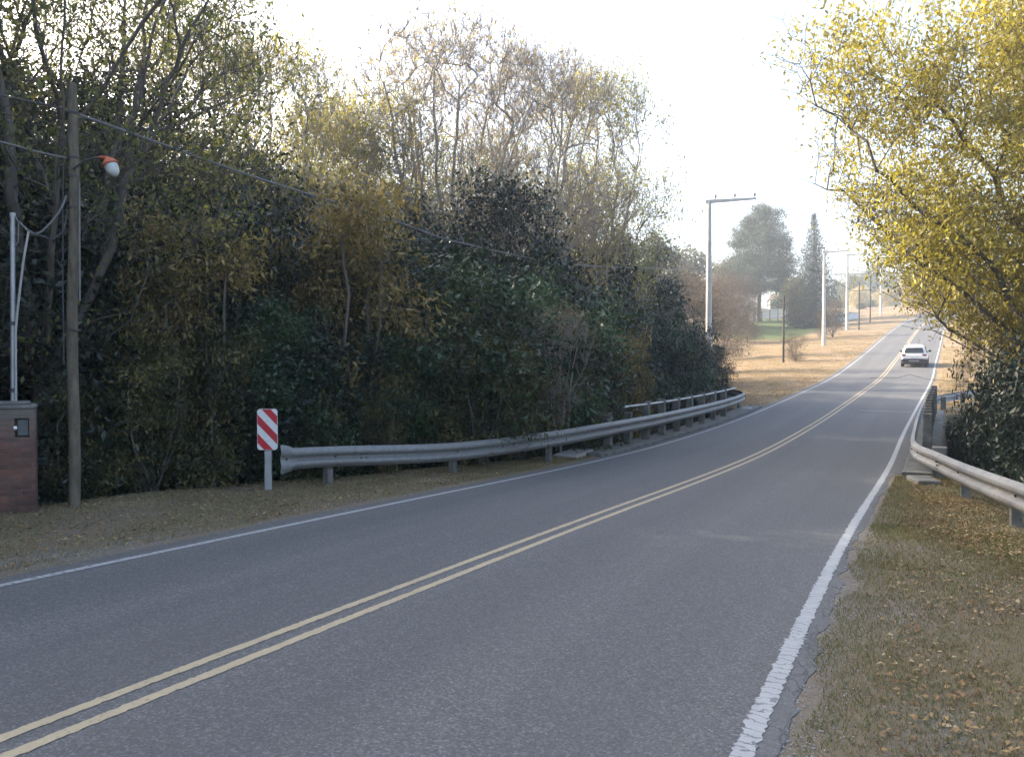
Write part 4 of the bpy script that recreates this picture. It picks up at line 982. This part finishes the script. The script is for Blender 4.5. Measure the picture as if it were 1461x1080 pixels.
SPRAY = [('olive', 110, 12.4, 540, 'olive shrub with yellowish sprays right behind the foot of the wooden pole', .7), ('olive', 300, 13.4, 440, 'olive shrub with sprays hanging left of the striped board', .8),
 ('olive', 455, 14.6, 560, 'low olive shrub above the flared end of the left barrier', .7), ('olive', 545, 15.4, 560, 'low yellowish shrub over the left barrier, under the orange leaves', .7),
 ('olive', 640, 17.0, 500, 'olive shrub over the left barrier, right of the yellowish low one', .75), ('tan', 425, 16.4, 330, 'thin tan tree left of the orange leaved one', .5), ('olive', 742, 18.2, 480, 'olive shrub where the left barrier passes its third post', .8),
 ('olive', 830, 21.4, 480, 'olive shrub above the first bridge posts', .7)]
for key, px, Y, yt, lab, wxx in PL + SPRAY:
    if key in ('privet', 'privet2') and 100 < px and Y < 32: Y += .8         # the dark shrubs stand a row behind the open ones
    plant(key, px, Y, yt, lab, wxx)
FAR = [('fartree', 1215, 235, 392, 'hazy tree behind the twin armed concrete pole'), ('fartree2', 1250, 290, 380, 'palest tall tree left of the farthest concrete pole'),
       ('fartree', 1232, 330, 388, 'pale hillside tree left of the palest tall one'), ('fartree2', 1275, 260, 395, 'hazy green tree right of the farthest concrete pole'),
       ('farstraw', 1262, 215, 412, 'hazy straw coloured tree at the foot of the farthest concrete pole'), ('farstraw', 1300, 190, 398, 'hazy straw coloured tree where the road disappears'),
       ('farstraw', 1328, 175, 395, 'straw coloured tree half hidden by the overhanging yellow crown'), ('fartree', 1350, 240, 380, 'hazy tree glimpsed under the yellow crown'),
       ('fartree2', 1195, 250, 400, 'hazy tree right beside the spruce'), ('fartree2', 1380, 200, 385, 'distant green tree behind the yellow crown'), ('farbush', 1228, 190, 432, 'low hazy bush at the end of the pale wall'),
       ('farbush', 1240, 205, 428, 'low hazy bush left of the farthest concrete pole'), ('fartree', 1000, 190, 400, 'hazy brown tree behind the skyline thickets'), ('fartree', 1310, 300, 385, 'palest hillside tree above the end of the road'),
       ('farstraw', 1225, 225, 410, 'pale straw tree between the slim wooden poles')]
for it in FAR: plant(*it)
# unseen trees added to shade the near road, then rows that close the wood, alike and hidden among one another
for i, (x, y, H) in enumerate([(-14, 9.5, 13), (-16, 3, 13), (-21, 13, 14), (-23, 5, 14), (-14, -4, 12), (-12.5, 14.5, 13), (-28, 18, 15), (-28, -2, 14), (-18, 10.5, 14), (-10.6, 10.6, 11.5), (-18, 15.5, 15), (-25, 9.5, 15), (-11.5, 7.5, 12), (-20, 8, 14)]):
    plant('tallgreen', 0, 0, 0, 'unseen dark tree added left of the picture to shade the near road', 1.25, H=H, xy=(x, y))
rb = random.Random(4)
for i, (px, Y, yt) in enumerate([(-330, 16, 40), (-240, 22, 40), (-130, 26, 120), (-30, 27, 150), (70, 27, 180), (170, 28, 200), (270, 30, 240), (370, 32, 260), (470, 35, 285), (560, 38, 300), (650, 40, 310), (740, 43, 320), (820, 47, 335), (880, 55, 350)]):
    plant('tallgreen', px, Y, yt, 'dark tree of the row that closes the back of the wood', 1.25)
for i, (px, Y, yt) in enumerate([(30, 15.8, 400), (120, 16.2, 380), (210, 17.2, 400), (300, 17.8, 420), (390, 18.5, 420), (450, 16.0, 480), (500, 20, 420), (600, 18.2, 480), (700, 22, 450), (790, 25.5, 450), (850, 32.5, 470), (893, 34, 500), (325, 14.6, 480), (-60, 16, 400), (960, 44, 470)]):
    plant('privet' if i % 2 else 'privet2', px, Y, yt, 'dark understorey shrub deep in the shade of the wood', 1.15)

# the big yellow tree overhanging from the right
def yellow_tree():
    sk = Skel(401); r = sk.rng; bx_, by_ = 13.6, 17.6; zb = ground_z(bx_, by_) - .2; H = 13.5
    f = sk.path(-1, (-.5, 0, 4.2), .4, .03)
    ends = [(-5.6, -.5, 10.0), (-6.8, 1.5, 10.4), (-5.5, 3.5, 8.4), (-4.2, .5, 12.6), (-1.0, -1, 15.2), (.8, 2.5, 13.6), (3.2, -1, 12.4), (-3.6, 2.4, 7.0), (-3.2, 1.0, 5.2), (-1.5, 4.6, 9.4), (2.6, 3.5, 9), (1.4, -3.5, 9.0), (-3.0, 5.0, 5.6), (-.6, 3.6, 4.6), (2.0, 1.5, 5.5)]
    for e in ends:
        m = sk.path(f, (e[0] * .45, e[1] * .45, 4.2 + (e[2] - 4.2) * .55), .4, .06, (0, 0, .15)); sk.path(m, e, .4, .08, (0, 0, .25))
    lobes = [(-5.4, .2, 8.6, 2.2, 2.4, 1.8), (-6.4, 1.6, 10.2, 2.2, 2.4, 1.8), (-5.0, 3.2, 7.6, 2.1, 2.2, 1.7), (-4.2, .2, 11.8, 2.8, 2.6, 2.2), (-1.0, -.6, 13.6, 3.0, 2.8, 2.1), (.8, 2.4, 12.4, 2.8, 2.6, 2), (3.0, -.8, 11.4, 2.6, 2.6, 2.4), (-7.0, .6, 12.4, 2.0, 2.2, 1.4),
             (-3.4, 1.4, 8.8, 2.4, 2.4, 2.1), (-3.2, 2.4, 6.4, 2.2, 2.2, 1.7), (-1.6, 4.2, 8.2, 2.3, 2.3, 2.2), (2.6, 3.2, 8.2, 2.5, 2.4, 2.4), (1.4, -3.0, 8.8, 2.4, 2.2, 2.4), (-2.8, 4.6, 5.2, 2.0, 2.1, 1.7), (-1.6, -.6, 9.4, 2.6, 2.6, 2.4), (-.8, 1.2, 6.8, 2.4, 2.4, 2.0),
             (-2.4, 1.4, 4.8, 1.7, 1.8, 1.4), (-.6, 3.6, 5.0, 2.2, 2.2, 1.8), (1.5, 1, 5.6, 2.4, 2.4, 2.0), (-.4, -1.8, 7.0, 2.0, 2.0, 1.8), (-2.2, 4.2, 3.2, 1.4, 1.6, 1.0)]
    pts = lobe_pts(lobes, 5600, .5, 402, 1.8)
    # the crown is lifted over the carriageway: nothing grows out low on that side
    ymid = pts[:, 1] + by_; lim = np.interp(pts[:, 2] + zb, [1.5, 2.1, 2.6, 3.6, 5.2, 7.5, 10, 12], [.68, .62, .545, .50, .425, .385, .335, .30]) * ymid - bx_
    pts = pts[pts[:, 0] > lim + r.normal(0, .25, len(pts))]
    sk.attach(pts, .35, .04, .2, .5, 0, .1)
    root = empty('yellow_tree', (bx_, by_, zb)); tag(root, 'big yellow leaved tree overhanging the road from the right edge', 'tree')
    link('trunk', sk.mesh('yellow_trunk', M['bark'], .006, .27, 3, .4, .0045, .1), root)
    C = np.concatenate([sk.twig_ends, sk.P[np.array(sk.tips)]]); edge = (C[:, 0] + bx_) / (C[:, 1] + by_) - np.interp(C[:, 2] + zb, [1.5, 2.1, 2.6, 3.6, 5.2, 7.5, 10, 12], [.68, .62, .545, .50, .425, .385, .335, .30])
    C = C[r.random(len(C)) < np.clip(.22 + edge * 6.0, .22, 1)]; V, F, v = leaves(C, 13, .17, .102, .42, .55, 403)
    link('crown', np_mesh('yellow_crown', V, F, M['yellow_leaf'], v), root)
yellow_tree()
for it in [('laurel', 1575, 15.2, 490, 'glossy dark shrub at the right edge behind the near barrier', .9), ('laurel', 1520, 18.5, 455, 'glossy dark shrub under the lowest yellow branches', .72), ('laurel', 1680, 12.6, 440, 'glossy dark shrub mostly outside the right edge', .9),
           ('laurel_low', 1392, 23.5, 618, 'low glossy shrub right of the bridge parapet', .42), ('laurel_low', 1475, 17.8, 600, 'low glossy shrub just behind the near right barrier', .6), ('laurel', 1545, 23, 405, 'tall glossy shrub behind the others at the right edge', .7),
           ('laurel', 1462, 21, 415, 'glossy shrub reaching up into the shaded underside of the yellow crown', .55), ('laurel_low', 1358, 27, 605, 'low glossy shrub nearest the far end of the parapet', .38), ('laurel', 1790, 19, 380, 'tall glossy shrub beyond the right edge', 1.1),
           ('laurel', 1500, 32, 470, 'glossy shrub on the bank behind the short far barrier', .7), ('tan', 1385, 50, 470, 'small straw coloured tree right of the white car', .9), ('brush', 1375, 44, 520, 'low brown brushwood under the yellow branches right of the car', .7)]:
    plant(*it)

# ------------------------------------------------------------------ litter, grass
def scatter(name, label, cat_kind, n, smin, smax, dfun, size, mat, seed, flat=True, hgt=None, clumpy=0.0):
    r = np.random.default_rng(seed); s = r.uniform(smin, smax, n) if not callable(smin) else smin(r, n); d = dfun(r, s)
    if clumpy:
        w_ = np.sin(s * 1.9 + 1.3 * np.sin(d * 1.4)) + np.sin(d * 2.6 + s * .8) + r.normal(0, .9, n); kp = w_ > clumpy; s, d = s[kp], d[kp]; n = len(s)
    P = RD(s, d)
    if flat:
        a = r.uniform(0, 6.28, n); ax = np.stack([np.cos(a), np.sin(a), r.normal(0, .18, n)], 1); sd_ = np.stack([-np.sin(a), np.cos(a), r.normal(0, .35, n)], 1)
        L = size * r.uniform(.5, 1.25, n)[:, None]; P[:, 2] += .012 + np.abs(r.normal(0, .008, n)); c = P; up = np.array([0, 0, 1.])
        V = np.stack([c, c + ax * L * .5 + sd_ * L * .24 + up * L * .13, c + ax * L, c + ax * L * .5 - sd_ * L * .24 + up * L * .1], 1).reshape(-1, 3); F = np.arange(4 * n).reshape(-1, 4)
    else:
        a = r.uniform(0, 6.28, n); h = (hgt * r.uniform(.4, 1.3, n))[:, None]; sd_ = np.stack([np.cos(a), np.sin(a), 0 * a], 1); le = r.normal(0, .5, (n, 3)); le[:, 2] = 0; up = np.array([0, 0, 1.]); P[:, 2] -= .01
        V = np.stack([P - sd_ * size, P + sd_ * size, P + up * h + le * h], 1).reshape(-1, 3); F = np.arange(3 * n).reshape(-1, 3)
    o = link(name, np_mesh(name, V, F, M[mat], r.random(n))); tag(o, label, kind='stuff'); return o
M['litter'] = leafmat('litter', [(.10, .06, .03), (.25, .15, .07), (.38, .27, .13), (.50, .40, .24)], .7, .1, 1.5, .2)
M['grass'] = leafmat('grass', [(.11, .085, .05), (.22, .175, .10), (.15, .145, .065), (.10, .125, .045), (.34, .27, .17)], .75, .25, 1.1, .2)
M['straw_grass'] = leafmat('straw_grass', [(.17, .135, .09), (.31, .25, .17), (.16, .17, .08), (.24, .20, .12), (.40, .33, .24)], .75, .25, .8, .2)
M['field_grass'] = leafmat('field_grass', [(.20, .17, .08), (.32, .24, .15), (.40, .30, .19), (.26, .22, .11)], .8, .25, .12, .15)
def dr(r, s): return 3.2 + np.abs(r.normal(0, 1, len(s))) * 0 + r.random(len(s)) ** 1.0 * (eR(s) + .6 - 3.2)
def dl(r, s): return -(3.5 + r.random(len(s)) * (eL(s) + .3 - 3.5))
scatter('fallen_leaves', 'ochre and brown fallen leaves lying on the right hand verge', 0, 70000, lambda r, n: -2 + 20 * r.random(n), 0, lambda r, s: 3.5 + r.random(len(s)) ** .75 * (np.minimum(eR(s), 9) + .5 - 3.5), .042, 'litter', 501, clumpy=-.5)
scatter('fallen_leaves', 'fallen leaves lying on the left hand verge', 0, 9000, lambda r, n: -2 + 20 * r.random(n), 0, dl, .055, 'litter', 502, clumpy=.0)
scatter('grass', 'short olive and dry grass of the right hand verge', 0, 300000, lambda r, n: -1.5 + 13 * r.random(n) ** 1.15, 0, lambda r, s: 3.19 + .1 * np.sin(s * 3.1) * np.sin(s * 1.3 + 1) + r.random(len(s)) ** .95 * (np.minimum(eR(s), 8.5) - 3.15), .0038, 'grass', 503, False, .042, clumpy=-1.2)
scatter('grass', 'grass along the near right barrier', 0, 60000, lambda r, n: 8.5 + 9.3 * r.random(n), 0, dr, .006, 'grass', 504, False, .05, clumpy=-1.8)
scatter('grass', 'short grass of the left hand verge', 0, 130000, lambda r, n: -1 + 19 * r.random(n), 0, dl, .006, 'straw_grass', 505, False, .045, clumpy=-.8)
scatter('grass', 'tan grass of the field beyond the bridge', 0, 150000, lambda r, n: 37 + 75 * r.random(n) ** 1.3, 0, lambda r, s: -(3.5 + r.random(len(s)) * 24), .02, 'field_grass', 506, False, .07, clumpy=-.8)
scatter('grass', 'tan grass right of the road beyond the bridge', 0, 50000, lambda r, n: 37 + 50 * r.random(n) ** 1.3, 0, lambda r, s: (3.5 + r.random(len(s)) * 7), .02, 'field_grass', 507, False, .07, clumpy=-.8)
rq = np.random.default_rng(91); nq = 5200; qs = -1.5 + 14 * rq.random(nq) ** 1.2; qd = np.where(rq.random(nq) < .75, 3.12 + np.abs(rq.normal(0, .16, nq)), -3.3 - np.abs(rq.normal(0, .2, nq)))
qp = RD(qs, qd); qr = (.003 + .008 * rq.random(nq) ** 3)[:, None, None]
oc = np.array([[1, 0, 0], [0, 1, 0], [-1, 0, 0], [0, -1, 0], [0, 0, .8], [0, 0, -.6]]); V = (qp[:, None] + oc[None] * qr * rq.uniform(.6, 1.3, (nq, 6, 1)) + np.array([0, 0, .004])).reshape(-1, 3)
of = np.array([[0, 1, 4], [1, 2, 4], [2, 3, 4], [3, 0, 4], [1, 0, 5], [2, 1, 5], [3, 2, 5], [0, 3, 5]]); F = (np.arange(nq)[:, None, None] * 6 + of[None]).reshape(-1, 3)
tag(link('gravel', np_mesh('gravel', V, F, M['concrete'])), 'loose grit along the broken edges of the asphalt', kind='stuff')
def undergrowth(name, n, s0, s1, dfun, zmax, mat, seed, label, size=.09):
    r = np.random.default_rng(seed); s = r.uniform(s0, s1, n); d = dfun(r, s); C = RD(s, d); C[:, 2] += r.random(n) ** 1.6 * zmax
    V, F, v = leaves(C, 12, .14, size, .45, .1, seed + 1); tag(link(name, np_mesh(name, V, F, M[mat], v)), label, kind='stuff')
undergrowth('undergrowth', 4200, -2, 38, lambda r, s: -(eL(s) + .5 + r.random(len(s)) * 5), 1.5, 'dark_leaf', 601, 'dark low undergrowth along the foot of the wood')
undergrowth('undergrowth', 1100, 11, 40, lambda r, s: (eR(s) + .4 + r.random(len(s)) * 4), .9, 'laurel_leaf', 602, 'dark low undergrowth below the right hand shrubs')

# ------------------------------------------------------------------ pale walls, fence, a house far up the slope
def wall(px0, px1, Y0_, Y1_, ytop, label, hgt=1.6):
    a = Vector((*spot(px0, Y0_), 0)); b = Vector((*spot(px1, Y1_), 0)); d = b - a; L = d.length; za = min(ground_z(a.x, a.y), ground_z(b.x, b.y)); zt = zat(ytop, (Y0_ + Y1_) / 2)
    r = empty('garden_wall', (a.x, a.y, za - .3), math.atan2(d.y, d.x)); tag(r, label, 'wall'); h = zt - za + .3
    MB().box((L / 2, 0, h / 2), (L, .2, h)).build('wall_face', M['wall_white'], r); MB().box((L / 2, 0, h + .03), (L + .1, .3, .07)).build('coping', M['concrete'], r)
    return r
wall(1072, 1166, 158, 156, 441, 'long low whitewashed wall behind the lawn')
wall(1183, 1226, 142, 146, 446, 'short whitewashed wall left of the slim wooden pole')
f0 = empty('wire_fence', (0, 0, 0)); tag(f0, 'dark posts of a wire fence along the back of the lawn', 'fence')
prev = None
for i in range(9):
    x, y = spot(1075 + i * 11.5, 146 - i * .4); zb = ground_z(x, y); MB().tube([(x, y, zb - .2), (x, y, zb + 2.2)], .07, 6).build('post', M['dark_wood'], f0)
    if prev: 
        for hz in (.7, 1.4, 2.0): MB().tube([(prev[0], prev[1], prev[2] + hz), (x, y, zb + hz)], .012, 4).build('fence_wire', M['wire'], f0)
    prev = (x, y, zb)
def house(px, Y, w_, dep, h, label, ybase=None):
    x, y = spot(px, Y); zb = ground_z(x, y)
    r = empty('house', (x, y, zb), R(-15)); tag(r, label, 'house')
    MB().box((0, 0, h / 2), (w_, dep, h)).build('wall', M['wall_white'], r)
    MB().add([(-w_ / 2 - .4, -dep / 2 - .4, h), (w_ / 2 + .4, -dep / 2 - .4, h), (w_ / 2 + .4, dep / 2 + .4, h), (-w_ / 2 - .4, dep / 2 + .4, h), (-w_ / 2 + .5, 0, h + 1.6), (w_ / 2 - .5, 0, h + 1.6)], [(3, 2, 1, 0), (0, 1, 5, 4), (2, 3, 4, 5), (1, 2, 5), (3, 0, 4)]).build('roof', M['roof_tile'], r)
    for xx in (-w_ * .28, w_ * .25):
        f_ = MB().box((xx, -dep / 2 - .01, h * .55), (1.1, .08, 1.1)).build('window', M['concrete'], r); MB().box((xx, -dep / 2 - .055, h * .55), (.9, .02, .9)).build('pane', M['car_glass'], f_)
    MB().box((0, -dep / 2 - .02, 1.0), (.9, .06, 2.0)).build('door', M['dark_wood'], r)
house(1128, 168, 9, 7, 3.2, 'pale house with a reddish roof glimpsed between the pine and the spruce')

# ------------------------------------------------------------------ haze
hz = MB().box((70, 130, 25), (560, 540, 64)).build('haze', bpy.data.materials.new('haze')); hz.location = (0, 0, 0)
m = hz.data.materials[0]; m.use_nodes = True; t = m.node_tree; t.nodes.clear(); out = t.nodes.new('ShaderNodeOutputMaterial'); pv = t.nodes.new('ShaderNodeVolumePrincipled')
pv.inputs['Color'].default_value = (.86, .93, 1, 1); pv.inputs['Density'].default_value = .0012; pv.inputs['Anisotropy'].default_value = .35
t.links.new(pv.outputs[0], out.inputs['Volume']); tag(hz, kind='stuff')
